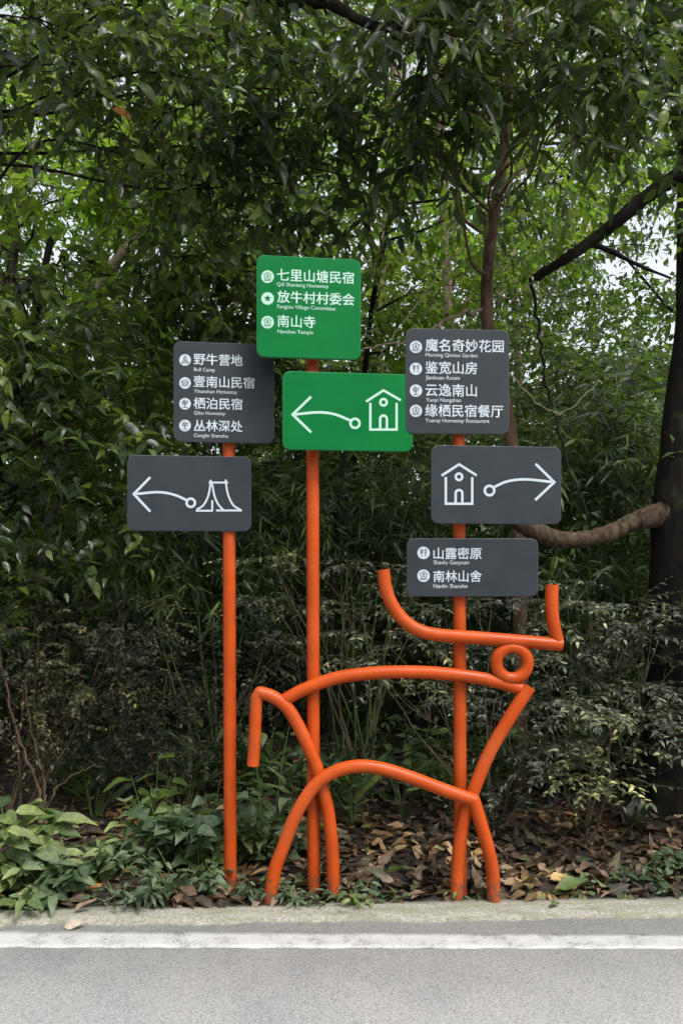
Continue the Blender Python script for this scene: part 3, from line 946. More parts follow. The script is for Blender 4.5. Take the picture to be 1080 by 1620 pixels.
def emit_leaves(root, lv, kind, mat, parts=0, minpx=11, st=3, name='leaf', rest='foliage'):
    """the largest in view become leaf parts, the rest one foliage part"""
    pos, fr, sz = lv.arrays()
    org = np.array(root.location)
    n = len(pos)
    used = np.zeros(n, bool)
    if parts:
        d = pos[:, 1] + D
        mid = pos + fr[:, :, 0] * (sz * 0.5)[:, None]
        px = 540 + mid[:, 0] * F / d; py = 910 - (mid[:, 2] - EYE) * F / d
        tip = fr[:, :, 0] * sz[:, None]
        view = norm(mid - np.array([0, -D, EYE]))
        wd = {'ovate': .46, 'oval': .56, 'heart': .8, 'lance': .27, 'bamboo': .13}[kind]
        facing = np.abs((fr[:, :, 2] * view).sum(1))
        along = np.linalg.norm(tip - view * (tip * view).sum(1)[:, None], axis=1)
        spx = along * F / d
        ok = (px > -10) & (px < 1090) & (py > -10) & (py < 1630) & (spx > minpx) & (d > 0.5)
        score = np.where(ok, spx * (0.35 + facing) - 6 * (d - D), -1e9)
        idx = np.argsort(-score)[:parts]
        idx = idx[score[idx] > -1e8]
        meshes = leaf_mesh(kind, mat)
        for i in idx:
            o = bpy.data.objects.new(name, meshes[int(i) % 4])
            m = np.eye(4); m[:3, :3] = fr[i] * sz[i]; m[:3, 3] = pos[i] - org
            o.parent = root
            o.matrix_basis = Matrix(m.tolist())
            COL.objects.link(o)
        used[idx] = True
        NLEAFOBJ[0] += len(idx)
    pos, fr, sz = pos[~used], fr[~used], sz[~used]
    if len(pos):
        g = Geo()
        tp = template(kind, st)
        var = R.integers(0, 4, len(pos))
        for k in range(4):
            mk = var == k
            if not mk.any(): continue
            v, t, u = tp[k]
            V = pos[mk][:, None, :] + np.einsum('nij,vj->nvi', fr[mk] * sz[mk][:, None, None], v) - org
            T = (t[None] + (np.arange(mk.sum()) * len(v))[:, None, None]).reshape(-1, 3)
            g.add(V.reshape(-1, 3), T, np.tile(u, (mk.sum(), 1)))
        o = link(rest, g.mesh(rest, mat), root)
        o['kind'] = 'stuff'


def in_ellipsoid(n, c, r, shell=0.35):
    d = norm(R.normal(0, 1, (n, 3)))
    rad = R.uniform(shell, 1, n) ** (1 / 2.2)
    return np.asarray(c)[None] + d * rad[:, None] * np.asarray(r)[None], d


def wood(root, name, pts, r0, r1, mat, n=12, rough=0.05, step=6, jit=0.0):
    pts = np.array([np.asarray(p) for p in pts])
    path = smooth_path(pts, step)
    if not np.isscalar(r0):
        rr = np.interp(np.linspace(0, 1, len(path)), np.linspace(0, 1, len(r0)), r0) * (1 + 0.04 * np.sin(np.arange(len(path)) * 1.3))
        return link(name, local_mesh(name, tube_arrays(path, rr, n, True, rough), mat, root.location), root)
    if jit:
        j = R.normal(0, jit, path.shape); j[0] = 0
        path = path + j
    rr = np.linspace(r0, r1, len(path))
    return link(name, local_mesh(name, tube_arrays(path, rr, n, True, rough), mat, root.location), root)


GAPS = []   # openings between crowns where the sky shows


def tree(label, base, trunk, r0, r1, bark, clusters, kind, leafmat, size, nl=11, slen=0.42, parts=0, st=3, extra=(), cat='tree', name='tree',
         group=None, droop=0.25, hang=0.35, tilt=0.45, splay=55, minpx=11, limb=0.012, twigr=0.0022, outward=0.6, branches=True, updir=0.1, gapcheck=False, dens=1.0):
    root = empty(name, base)
    tag(root, label, cat, group)
    if trunk is not None:
        wood(root, 'trunk', trunk, r0, r1, bark, 14, 0.04, 6)
    for (nm, pts, a, b, mt) in extra:
        wood(root, nm, pts, a, b, mt, 18, 0.10 if np.isscalar(a) else 0.07, 9)
    lv = Leaves(); tw = Geo()
    tp = np.array([np.asarray(p) for p in trunk]) if trunk is not None else None
    tpp = smooth_path(tp, 6) if tp is not None else None
    for (c, r, n) in clusters:
        c = np.asarray(c); r = np.asarray(r)
        if tpp is not None and branches:
            # limb from the trunk to the middle of the clump, three forks on into it
            i = np.argmin(np.linalg.norm(tpp - (c - UP * 0.5), axis=1))
            s0 = tpp[i]; dd_ = c - s0; q1 = s0 + dd_ * 0.3 + R.normal(0, 0.09, 3); mid = s0 + dd_ * 0.6 + np.array([0, 0, 0.1]) + R.normal(0, 0.11, 3)
            pth = smooth_path([s0, q1, mid, c], 5)
            tw.add(*tube_arrays(pth, np.linspace(limb, limb * 0.3, len(pth)), 6, False, 0.05))
            for k in range(5):
                e = c + norm(R.normal(0, 1, 3)) * r * 0.75
                q = smooth_path([c, (c + e) / 2 + R.normal(0, 0.04, 3), e], 4)
                tw.add(*tube_arrays(q, np.linspace(limb * 0.45, limb * 0.12, len(q)), 5, False))
        org, dd = in_ellipsoid(max(3, int(n * dens * (1.0 if c[2] < 4.3 else 0.7))), c, r)
        dirs = dd * outward + R.normal(0, 0.45, (len(org), 3)) + np.array([0, -0.15, updir])
        if gapcheck:
            dpt = org[:, 1] + D
            px = org[:, 0]; keep = np.ones(len(org), bool)
            for (gx, gz, gr) in GAPS:
                # holes between crowns, given in metres at 6 m behind the posts
                sc = (6 + D) / dpt
                keep &= ((org[:, 0] * sc - gx) ** 2 + ((org[:, 2] - EYE) * sc + EYE - gz) ** 2) > (gr * R.uniform(0.5, 1.2, len(org)) + 0.02) ** 2
            org, dirs = org[keep], dirs[keep]
        sprays(lv, tw, org, dirs, slen, nl, size, droop, splay, tilt, twigr, hang)
    if tw.n:
        for i in range(len(tw.v)): tw.v[i] = tw.v[i] - np.array(root.location)
        o = link('twigs', tw.mesh('twigs', bark), root)
        o['kind'] = 'stuff'
    emit_leaves(root, lv, kind, leafmat, parts, minpx, st)
    return root


def V3(px, py, y): return np.array(P(px, py, y))


def G(x, y): return np.array([x, y, float(ground_z(x, y))])


#VEGETATION
exec_veg = True
for px, py, rp in ((185, 95, 26), (300, 100, 20), (640, 95, 30), (870, 230, 30), (900, 215, 22), (985, 405, 34), (1040, 410, 28), (1050, 340, 26), (930, 330, 18),
                   (325, 485, 22), (290, 480, 18), (420, 395, 14), (45, 60, 16), (590, 380, 14), (660, 400, 16), (540, 40, 18), (60, 300, 14)):
    q = P(px, py, 6); GAPS.append((q.x, q.z, rp * (6 + D) / F))


def cl(px, py, y, rx, ry, rz, n):
    return (V3(px, py, y), (rx, ry, rz), n)


# --- right-edge big dark tree: trunk, brown crooked limb, dark upper limb
b = G(P(1068, 1300, 1.15).x, 1.15)
tree('thick dark tree trunk at the right edge, with a crooked brown limb reaching left', b,
     [b - UP * 0.1, V3(1066, 1200, 1.15), V3(1070, 1000, 1.15), V3(1072, 820, 1.15), V3(1095, 600, 1.2), V3(1120, 300, 1.2), V3(1130, -100, 1.3), V3(1120, -600, 1.3)], 0.20, 0.10, M['bark_dark'],
     [cl(1020, 60, 0.4, 0.5, 0.5, 0.4, 60), cl(900, -60, 0.3, 0.7, 0.6, 0.35, 90), cl(1110, -100, 0.8, 0.8, 0.8, 0.5, 80), cl(1060, 150, 1.0, 0.35, 0.4, 0.25, 30),
      cl(960, -260, 0.8, 1.2, 1.2, 0.5, 130), cl(1200, -350, 0.5, 1.0, 1.2, 0.6, 100), (np.array([2.9, 0.3, 2.6]), (0.7, 0.6, 0.6), 110), (np.array([3.3, 0.0, 3.6]), (0.8, 0.7, 0.6), 120), (np.array([2.7, 0.5, 1.5]), (0.5, 0.5, 0.5), 70), cl(800, -400, 0.6, 1.2, 1.3, 0.5, 120)],  # clumps set by world position are out of view, added to shade the trunk
     'ovate', M['leaf_big'], 0.105, 10, 0.42, parts=300,
     extra=[('limb', [V3(1075, 812, 1.15), V3(1040, 815, 1.1), V3(1000, 826, 1.05), V3(960, 845, 1.0), V3(920, 853, 1.0), V3(875, 852, 1.0), V3(845, 838, 1.0), V3(810, 815, 1.05)], (0.12, 0.075, 0.052, 0.05, 0.05, 0.054, 0.062, 0.07), 0, M['bark_brown']),
            ('limb', [V3(1135, 225, 1.2), V3(1080, 272, 1.25), V3(1020, 312, 1.3), V3(975, 350, 1.3), V3(930, 385, 1.35), V3(885, 415, 1.4), V3(845, 440, 1.5)], 0.054, 0.026, M['bark_dark']),
            ('limb', [V3(930, 385, 1.35), V3(960, 395, 1.5), V3(1010, 420, 1.7), V3(1060, 440, 1.9)], 0.02, 0.008, M['bark_dark'])],
     droop=0.35, hang=0.3, tilt=0.6, dens=0.8)

# --- slender reddish tree behind the right signpost
b = G(P(822, 1290, 1.6).x, 1.6)
tree('slender reddish brown trunk rising behind the right signpost into overhanging leaves', b,
     [b - UP * 0.1, V3(822, 1000, 1.6), V3(818, 800, 1.6), V3(806, 680, 1.6), V3(778, 560, 1.6), V3(769, 470, 1.6), V3(778, 360, 1.55), V3(795, 250, 1.5), V3(805, 120, 1.4), V3(800, -100, 1.3)], 0.052, 0.03, M['bark_red'],
     [cl(680, 150, 0.7, 0.40, 0.4, 0.26, 75), cl(845, 95, 0.6, 0.45, 0.4, 0.26, 80), cl(760, 40, 0.5, 0.6, 0.45, 0.28, 85), cl(900, 225, 1.7, 0.35, 0.35, 0.2, 26), cl(620, 60, 0.6, 0.35, 0.35, 0.25, 40),
      cl(690, 235, 0.9, 0.25, 0.25, 0.15, 20), cl(720, -140, 0.6, 0.9, 0.7, 0.35, 100), cl(950, 130, 0.8, 0.4, 0.4, 0.25, 45)],
     'lance', M['leaf_big'], 0.13, 11, 0.42, parts=300, droop=0.4, hang=0.35, tilt=0.7, limb=0.012, dens=0.7)

# --- tree overhanging from the left with broad leaves
b = G(-2.9, 0.9)
tree('broad leaved tree leaning in over the top left corner with one dark overhead limb', b,
     [b - UP * 0.1, np.array([-2.85, 0.9, 1.2]), np.array([-2.7, 0.8, 2.4]), np.array([-2.5, 0.7, 3.6]), np.array([-2.3, 0.6, 5.0])], 0.11, 0.07, M['bark_dark'],
     [cl(110, 100, 0.4, 0.5, 0.4, 0.22, 70), cl(260, 180, 0.6, 0.45, 0.4, 0.3, 90), cl(60, 30, 0.3, 0.5, 0.4, 0.3, 80), cl(330, 60, 0.5, 0.5, 0.4, 0.25, 80), cl(440, 160, 0.8, 0.4, 0.4, 0.3, 70),
      cl(540, 150, 1.0, 0.35, 0.35, 0.3, 50), cl(200, -100, 0.4, 1.0, 0.8, 0.35, 120), cl(480, -120, 0.4, 0.9, 0.8, 0.3, 110), cl(330, 290, 1.0, 0.4, 0.35, 0.2, 55), cl(440, 290, 1.1, 0.35, 0.3, 0.22, 50),
      cl(560, 280, 1.3, 0.4, 0.35, 0.3, 60)],
     'ovate', M['leaf_big'], 0.1, 10, 0.4, parts=300,
     extra=[('limb', [np.array([-2.4, 0.62, 4.2]), V3(200, -140, 0.3), V3(380, -30, 0.3), V3(450, -2, 0.3), V3(520, 6, 0.3), V3(575, 34, 0.3), V3(620, 45, 0.3), V3(680, 20, 0.35)], 0.05, 0.012, M['bark_dark'])],
     droop=0.3, hang=0.28, tilt=0.6, dens=0.8)

# --- left-side shrubby tree whose grey-green leaves hang at mid height
b = G(-2.3, 1.0)
tree('shrubby tree with drooping grey green leaves left of the signposts', b,
     [b - UP * 0.1, V3(-60, 1000, 1.0), V3(-20, 800, 0.9), V3(20, 640, 0.9), V3(60, 480, 1.0), V3(80, 380, 1.2)], 0.05, 0.02, M['bark_dark'],
     [cl(30, 560, 0.7, 0.35, 0.3, 0.2, 45), cl(120, 590, 0.8, 0.3, 0.3, 0.2, 45), cl(60, 700, 0.8, 0.35, 0.3, 0.2, 50), cl(150, 700, 1.0, 0.3, 0.3, 0.22, 45), cl(40, 820, 0.8, 0.35, 0.3, 0.22, 50),
      cl(170, 640, 1.1, 0.35, 0.3, 0.25, 40), cl(-40, 640, 0.5, 0.3, 0.4, 0.5, 60), cl(100, 480, 1.2, 0.35, 0.3, 0.2, 40), cl(10, 440, 0.5, 0.2, 0.2, 0.1, 14), cl(140, 800, 1.2, 0.35, 0.3, 0.2, 35), cl(-60, 900, 0.9, 0.3, 0.3, 0.3, 40)],
     'ovate', M['leaf_big'], 0.105, 9, 0.36, parts=300, droop=0.25, hang=0.12, tilt=0.35, dens=0.75)

# --- leaning pale trunk, left
b = G(P(60, 1250, 3.0).x, 3.0)
tree('leaning pale brown trunk among leaves, upper left', b,
     [b - UP * 0.1, V3(70, 900, 3.0), V3(115, 620, 3.0), V3(160, 455, 3.0), V3(215, 372, 3.0), V3(255, 290, 3.0), V3(330, 200, 3.0), V3(380, 20, 3.0)], 0.06, 0.03, M['bark_pale'],
     [cl(330, 380, 2.6, 0.6, 0.5, 0.3, 110), cl(250, 470, 2.6, 0.6, 0.5, 0.25, 80), cl(380, 470, 2.4, 0.5, 0.5, 0.35, 90), cl(300, 260, 2.8, 0.6, 0.5, 0.4, 110), cl(420, 330, 2.6, 0.6, 0.5, 0.4, 110), cl(200, 120, 3.0, 0.9, 0.6, 0.5, 140),
      cl(180, 560, 2.8, 0.6, 0.5, 0.3, 80)],
     'ovate', M['leaf_mid'], 0.115, 10, 0.42, parts=250, st=2, hang=0.5)

# --- yellow-green bright sprays, left and right, deeper in
b = G(-2.6, 2.6)
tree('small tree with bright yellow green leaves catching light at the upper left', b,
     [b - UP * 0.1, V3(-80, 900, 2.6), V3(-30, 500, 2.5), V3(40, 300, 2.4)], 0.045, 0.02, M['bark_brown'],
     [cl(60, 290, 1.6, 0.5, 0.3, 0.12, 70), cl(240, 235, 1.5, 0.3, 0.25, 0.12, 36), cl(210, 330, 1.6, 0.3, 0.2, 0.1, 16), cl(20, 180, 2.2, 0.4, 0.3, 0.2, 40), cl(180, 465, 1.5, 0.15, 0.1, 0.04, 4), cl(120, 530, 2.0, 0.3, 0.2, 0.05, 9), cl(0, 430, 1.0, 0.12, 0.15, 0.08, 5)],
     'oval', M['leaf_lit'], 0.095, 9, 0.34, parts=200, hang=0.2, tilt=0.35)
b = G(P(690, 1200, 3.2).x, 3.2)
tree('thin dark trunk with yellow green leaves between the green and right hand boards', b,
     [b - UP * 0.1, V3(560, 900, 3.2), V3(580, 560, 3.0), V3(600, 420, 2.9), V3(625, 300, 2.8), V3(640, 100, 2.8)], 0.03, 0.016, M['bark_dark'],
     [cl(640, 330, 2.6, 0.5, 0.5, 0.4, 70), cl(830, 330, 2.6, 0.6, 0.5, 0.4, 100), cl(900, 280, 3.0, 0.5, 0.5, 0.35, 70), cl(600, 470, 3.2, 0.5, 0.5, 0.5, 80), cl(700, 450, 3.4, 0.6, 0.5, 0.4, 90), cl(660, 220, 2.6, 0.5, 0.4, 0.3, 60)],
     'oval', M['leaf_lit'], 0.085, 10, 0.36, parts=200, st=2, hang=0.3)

# --- deeper trees, each with its own trunk and crown
deep = [
    (-3.6, 4.3, 'mid', 'dark green tree deep in the wood behind the left signpost', 0),
    (-1.2, 5.0, 'far', 'bushy tree deep in the wood behind the green boards', 1),
    (1.3, 4.6, 'mid', 'dense dark tree deep in the wood above the right signpost', 2),
    (3.4, 4.2, 'mid', 'tree with fine leaves at right, deep in the wood under the dark limb', 3),
    (-5.2, 6.2, 'far', 'pale trunked tree far back at the left', 4),
    (0.3, 7.4, 'far', 'thin tree far back between the middle and right signposts', 5),
    (5.6, 6.6, 'far', 'tree far back at the right edge with sky through its crown', 6),
    (-2.6, 7.6, 'far', 'tree far back in the wood behind the leaning trunk', 7),
    (2.8, 7.8, 'far', 'tree far back in the wood behind the right signpost boards', 8)]
for (x, y, k, lab, i) in deep:
    b = G(x, y)
    h = 7.6 + 0.6 * (i % 3)
    lean = R.uniform(-0.4, 0.4)
    tr = [b - UP * 0.2, b + (lean * 0.3, 0, 1.6), b + (lean * 0.5, 0.1, 3.4), b + (lean * 1.4, 0, h)]
    cs = []
    nn = 15 if y < 6 else 14
    for q in range(nn):
        zz = 1.7 + ((q + R.uniform(0, 1)) / nn) * (7.0 if y < 6 else 8.6)
        cs.append((np.array([x + R.uniform(-1.5, 1.5), y + R.uniform(-0.9, 0.9), b[2] * 0.4 + zz]), (0.85, 0.7, 0.5), 66))
    tree(lab, b, tr, 0.09, 0.04, M[('bark_dark', 'bark_brown', 'bark_pale')[i % 3]], cs, 'ovate' if k == 'mid' else 'oval', M['leaf_mid' if i % 2 == 0 else 'leaf_far'], 0.10 if k == 'mid' else 0.115, 10, 0.5,
         parts=0, st=1 if y > 6 else 2, limb=0.02, gapcheck=(y > 3.8), group='trees deep in the wood')

# --- far wood that reads as one mass
fw = Leaves()
n = 17500
xx = R.uniform(-13, 13, n); yy = R.uniform(8.5, 15, n)
zz = ground_z(xx, yy) + np.where(R.random(n) < 0.5, R.uniform(0.0, 4.6, n), R.uniform(3.5, 13.0, n))
org = np.stack([xx, yy, zz], 1)
sc = (6 + D) / (org[:, 1] + D)
keep = np.ones(len(org), bool)
for (gx, gz, gr) in GAPS:
    keep &= ((org[:, 0] * sc - gx) ** 2 + ((org[:, 2] - EYE) * sc + EYE - gz) ** 2) > (gr * R.uniform(0.7, 1.3, len(org)) + 0.08) ** 2
org = org[keep]
sprays(fw, None, org, R.normal(0, 1, (len(org), 3)), 0.65, 10, 0.17, 0.2)
wd = empty('far_wood', (0, 9, float(ground_z(0, 9))))
tag(wd, 'mass of far woodland closing the view behind everything', 'woodland', kind='stuff')
emit_leaves(wd, fw, 'oval', M['leaf_far'], 0, st=1)

# --- unseen wood added across the road, behind the camera, to cut the low light
ow = Leaves()
n = 3000
xx = R.uniform(-14, 14, n); yy = R.uniform(-12.5, -9.5, n)
zz = R.uniform(0.1, 6.6, n) + 0.5 * np.sin(xx * 1.3)
sprays(ow, None, np.stack([xx, yy, np.clip(zz, 0.1, 9)], 1), R.normal(0, 1, (n, 3)), 0.9, 9, 0.30, 0.2)
wd = empty('unseen_wood_across_road', (0, -10.5, -0.06))
tag(wd, 'unseen leafy woodland across the road, added to cut the low light', 'woodland', kind='stuff')
emit_leaves(wd, ow, 'oval', M['leaf_far'], 0, st=1)

# --- understorey
def shrub(label, x, y, kind, mat, size, clusters, nl=12, slen=0.35, parts=0, st=2, stems=5, h=1.2, bark='twig', cat='shrub', name='shrub', group=None, spread=0.35, **kw):
    b = G(x, y)
    root = empty(name, b)
    tag(root, label, cat, group)
    lv = Leaves(); tw = Geo()
    tops = [np.asarray(c) for c, r, n in clusters]
    for s in range(stems):
        tgt = tops[s % len(tops)] + R.normal(0, 0.08, 3)
        q = [b + (R.normal(0, 0.05), R.normal(0, 0.05), -0.04), b * 0.55 + tgt * 0.45 + R.normal(0, 0.05, 3), tgt]
        wood(root, 'stem', q, 0.009 * kw.get('thick', 1), 0.003, M[bark], 7, 0.05, 6, 0.006)
    kw.pop('thick', None)
    for c, r, n in clusters:
        org, dd = in_ellipsoid(n, c, r, 0.1)
        dirs = dd * 0.7 + R.normal(0, 0.35, (n, 3)) * np.array([1, 1, 0.5]) + np.array([0, -0.3, 0.0])
        dirs[:, 2] *= kw.get('flat', 1.0)
        near = b * 0.3 + np.asarray(c) * 0.7
        for k in range(4):
            e = np.asarray(c) + norm(R.normal(0, 1, 3)) * np.asarray(r) * 0.9
            qq = smooth_path([near, (near + e) / 2 + R.normal(0, 0.05, 3), e], 4)
            tw.add(*tube_arrays(qq, np.linspace(0.004, 0.0012, len(qq)), 4, False))
        sprays(lv, tw, org, dirs, slen, nl, size, kw.get('droop', 0.2), kw.get('splay', 55), kw.get('tilt', 0.35), 0.0014, kw.get('hang', 0.1), kw.get('face', 0.35))
    for i in range(len(tw.v)): tw.v[i] = tw.v[i] - np.array(root.location)
    o = link('twigs', tw.mesh('twigs', M[bark]), root); o['kind'] = 'stuff'
    emit_leaves(root, lv, kind, mat, parts, kw.get('minpx', 11), st)
    return root


# grey-green tiered shrubs right of the sculpture: flat sprays one above another
def tiers(lst, n=20):
    return [cl(px, py, y, w, 0.22, 0.022, int(n * w / 0.25)) for px, py, y, w in lst]


TK = dict(nl=13, slen=0.28, minpx=8, splay=58, face=0.38, tilt=0.16, hang=0.0, droop=0.2, st=2, flat=0.12)
shrub('shrub with pale grey green tiers of tiny leaves right of the bull\'s head', 1.35, 0.75, 'ovate', M['leaf_grey'], 0.038,
      tiers([(960, 1120, 0.45, 0.32), (890, 1105, 0.5, 0.15), (1010, 1145, 0.5, 0.22), (930, 1225, 0.45, 0.22), (975, 1245, 0.4, 0.12), (990, 955, 0.8, 0.35), (930, 985, 0.8, 0.3), (890, 1030, 0.7, 0.22),
             (1050, 1050, 0.8, 0.2), (960, 1005, 0.8, 0.3), (900, 1075, 0.7, 0.3), (1000, 1085, 0.7, 0.25), (960, 1180, 0.6, 0.25), (1060, 975, 0.7, 0.2), (880, 1180, 0.6, 0.2)], 22),
      parts=300, stems=7, **TK)
shrub('shrub with small pale leaves behind the bull\'s chest pipe', 0.85, 0.85, 'ovate', M['leaf_grey'], 0.038,
      tiers([(830, 1145, 0.55, 0.18), (690, 1100, 0.7, 0.22), (840, 1200, 0.6, 0.15), (640, 1072, 0.9, 0.2), (780, 1105, 0.9, 0.25), (800, 950, 1.1, 0.3), (850, 920, 1.0, 0.2), (690, 960, 1.2, 0.3), (770, 1030, 1.0, 0.3),
             (800, 1250, 0.8, 0.15), (680, 1020, 1.1, 0.3)], 18),
      parts=200, stems=6, **TK)
shrub('shrub with small pale leaves between the middle signpost and the bull\'s left horn', 0.1, 1.3, 'ovate', M['leaf_grey'], 0.038,
      tiers([(560, 895, 1.3, 0.3), (600, 1000, 1.2, 0.3), (450, 950, 1.3, 0.3), (540, 960, 1.4, 0.3), (430, 885, 1.3, 0.3), (640, 930, 1.6, 0.3), (560, 1040, 1.3, 0.25), (440, 1010, 1.4, 0.25)], 16),
      parts=150, stems=6, **TK)
shrub('brownish twiggy shrub with tiny leaves at the left edge', -1.85, 0.75, 'oval', M['leaf_brownish'], 0.03,
      [cl(60, 1000, 0.9, 0.4, 0.3, 0.15, 90), cl(140, 1060, 0.9, 0.4, 0.3, 0.15, 90), cl(30, 1120, 0.8, 0.3, 0.3, 0.15, 70), cl(130, 1150, 0.9, 0.3, 0.3, 0.12, 60), cl(200, 980, 1.2, 0.4, 0.3, 0.12, 60)],
      nl=14, slen=0.24, parts=60, minpx=9, stems=9, thick=1.2, bark='bark_brown')
shrub('tangle of thin stems and tiny leaves behind the left signpost', -1.0, 1.3, 'oval', M['leaf_brownish'], 0.03,
      [cl(260, 1060, 1.3, 0.4, 0.3, 0.2, 80), cl(300, 1160, 1.2, 0.3, 0.3, 0.15, 50), cl(200, 1120, 1.3, 0.3, 0.3, 0.15, 50), cl(410, 1050, 1.4, 0.3, 0.3, 0.25, 60)],
      nl=14, slen=0.24, parts=0, stems=7)
# bamboo-like undergrowth
bam = [(-0.9, 2.0, [cl(300, 850, 2.0, 0.5, 0.3, 0.25, 90), cl(240, 900, 1.8, 0.4, 0.3, 0.2, 60), cl(420, 830, 2.0, 0.5, 0.3, 0.25, 80), cl(330, 940, 1.9, 0.5, 0.3, 0.2, 60)], 'dark bamboo like bush behind the left signpost, below its boards'),
       (0.2, 2.2, [cl(540, 790, 2.2, 0.5, 0.3, 0.25, 100), cl(640, 780, 2.2, 0.4, 0.3, 0.3, 90), cl(460, 780, 2.3, 0.4, 0.3, 0.2, 70), cl(570, 870, 2.2, 0.5, 0.3, 0.2, 70), cl(660, 860, 2.3, 0.4, 0.3, 0.2, 60)], 'pale bamboo like bush behind the middle signpost, below the green boards'),
       (1.75, 1.8, [cl(930, 720, 1.8, 0.45, 0.3, 0.3, 90), cl(1010, 740, 1.9, 0.35, 0.3, 0.25, 70), cl(910, 900, 1.6, 0.3, 0.2, 0.1, 30), cl(960, 920, 1.7, 0.4, 0.2, 0.15, 50), cl(880, 780, 2.0, 0.4, 0.3, 0.3, 60), cl(970, 640, 2.1, 0.4, 0.3, 0.2, 50)], 'narrow leaved bush between the right signpost and the thick dark trunk')]
for x, y, cs, lab in bam:
    shrub(lab, x, y, 'bamboo', M['leaf_bamboo'], 0.15, cs, nl=7, slen=0.2, parts=200, minpx=14, stems=7, splay=45, tilt=0.8, hang=0.5, cat='bamboo', name='bamboo_bush', bark='stem_green', group='narrow leaved bushes in the wood')
BUSH = ['dark leafy bush far left, under the drooping grey green leaves', 'dark leafy bush left of the left signpost, deep in the shade', 'dark leafy bush seen between the left and middle signposts',
        'dark leafy bush seen through the bull\'s body', 'dark leafy bush behind the right signpost, below its boards', 'dark leafy bush under the crooked brown limb at the right',
        'dark bush farther back at the left edge', 'dark bush farther back at the right edge', 'dark bush deepest in the wood behind the left signpost', 'dark bush deepest in the wood behind the middle signpost',
        'dark bush deepest in the wood behind the bull\'s head', 'dark bush deepest in the wood between right signpost and thick trunk',
        'dark bush in the shade just behind the thick dark trunk']
# dark mixed undergrowth filling the wood behind
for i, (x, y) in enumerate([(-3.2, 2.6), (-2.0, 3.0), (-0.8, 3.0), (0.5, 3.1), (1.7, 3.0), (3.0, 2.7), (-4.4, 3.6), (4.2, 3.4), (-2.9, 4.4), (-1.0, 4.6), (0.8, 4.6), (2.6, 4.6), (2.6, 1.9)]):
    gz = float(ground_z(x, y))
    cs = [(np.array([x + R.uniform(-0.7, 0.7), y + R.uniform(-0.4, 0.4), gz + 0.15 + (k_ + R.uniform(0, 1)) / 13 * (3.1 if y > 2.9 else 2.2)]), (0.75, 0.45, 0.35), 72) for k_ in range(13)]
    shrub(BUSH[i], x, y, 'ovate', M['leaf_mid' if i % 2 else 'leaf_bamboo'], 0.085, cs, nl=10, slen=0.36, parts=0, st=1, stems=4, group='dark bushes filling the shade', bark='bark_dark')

print('leaf objects', NLEAFOBJ[0])

#GROUNDCOVER
def herb(label, x, y, h, nst, nleaf, kind, size, mat='leaf_herb', spread=0.18, group=None, parts=300, minpx=8, cat='plant', name='leafy_plant', lean=0.5, up=0.0):
    b = G(x, y)
    root = empty(name, b)
    tag(root, label, cat, group)
    lv = Leaves()
    for s in range(nst):
        a = R.uniform(0, 2 * np.pi); rr = spread * math.sqrt(R.uniform(0, 1))
        s0 = b + (rr * 0.3 * math.cos(a), rr * 0.3 * math.sin(a), -0.02)
        hh = h * R.uniform(0.55, 1.05)
        tip = b + np.array([rr * math.cos(a) * (1 + lean), rr * math.sin(a) * (1 + lean) - 0.04, hh])
        mid = (s0 + tip) / 2 + np.array([0, 0, hh * 0.12])
        path = smooth_path([s0, mid, tip], 5)
        link('stem', local_mesh('stem', tube_arrays(path, np.linspace(0.0035, 0.0015, len(path)), 5, False), M['stem_green'], root.location), root)
        for j in range(nleaf):
            t = 0.25 + 0.75 * (j + R.uniform(0, 0.6)) / nleaf
            pos = path[min(len(path) - 1, int(t * (len(path) - 1)))]
            an = a + j * 2.4 + R.normal(0, 0.3)
            d = np.array([[math.cos(an), math.sin(an) - 0.15, R.uniform(-0.35, 0.35) + up]])
            nr = np.array([[R.normal(0, 0.35), R.normal(0, 0.35) - 0.35, 1.0]])
            lv.add(pos[None] + d * 0.012, d, nr, np.array([size * R.uniform(0.6, 1.15)]))
    emit_leaves(root, lv, kind, M[mat], parts, minpx, 7)
    return root


def gx(px, py, y=None):
    """ground position seen at px, py"""
    d = F * (EYE - 0.03) / (py - 910)
    return ((px - 540) * d / F, d - D)


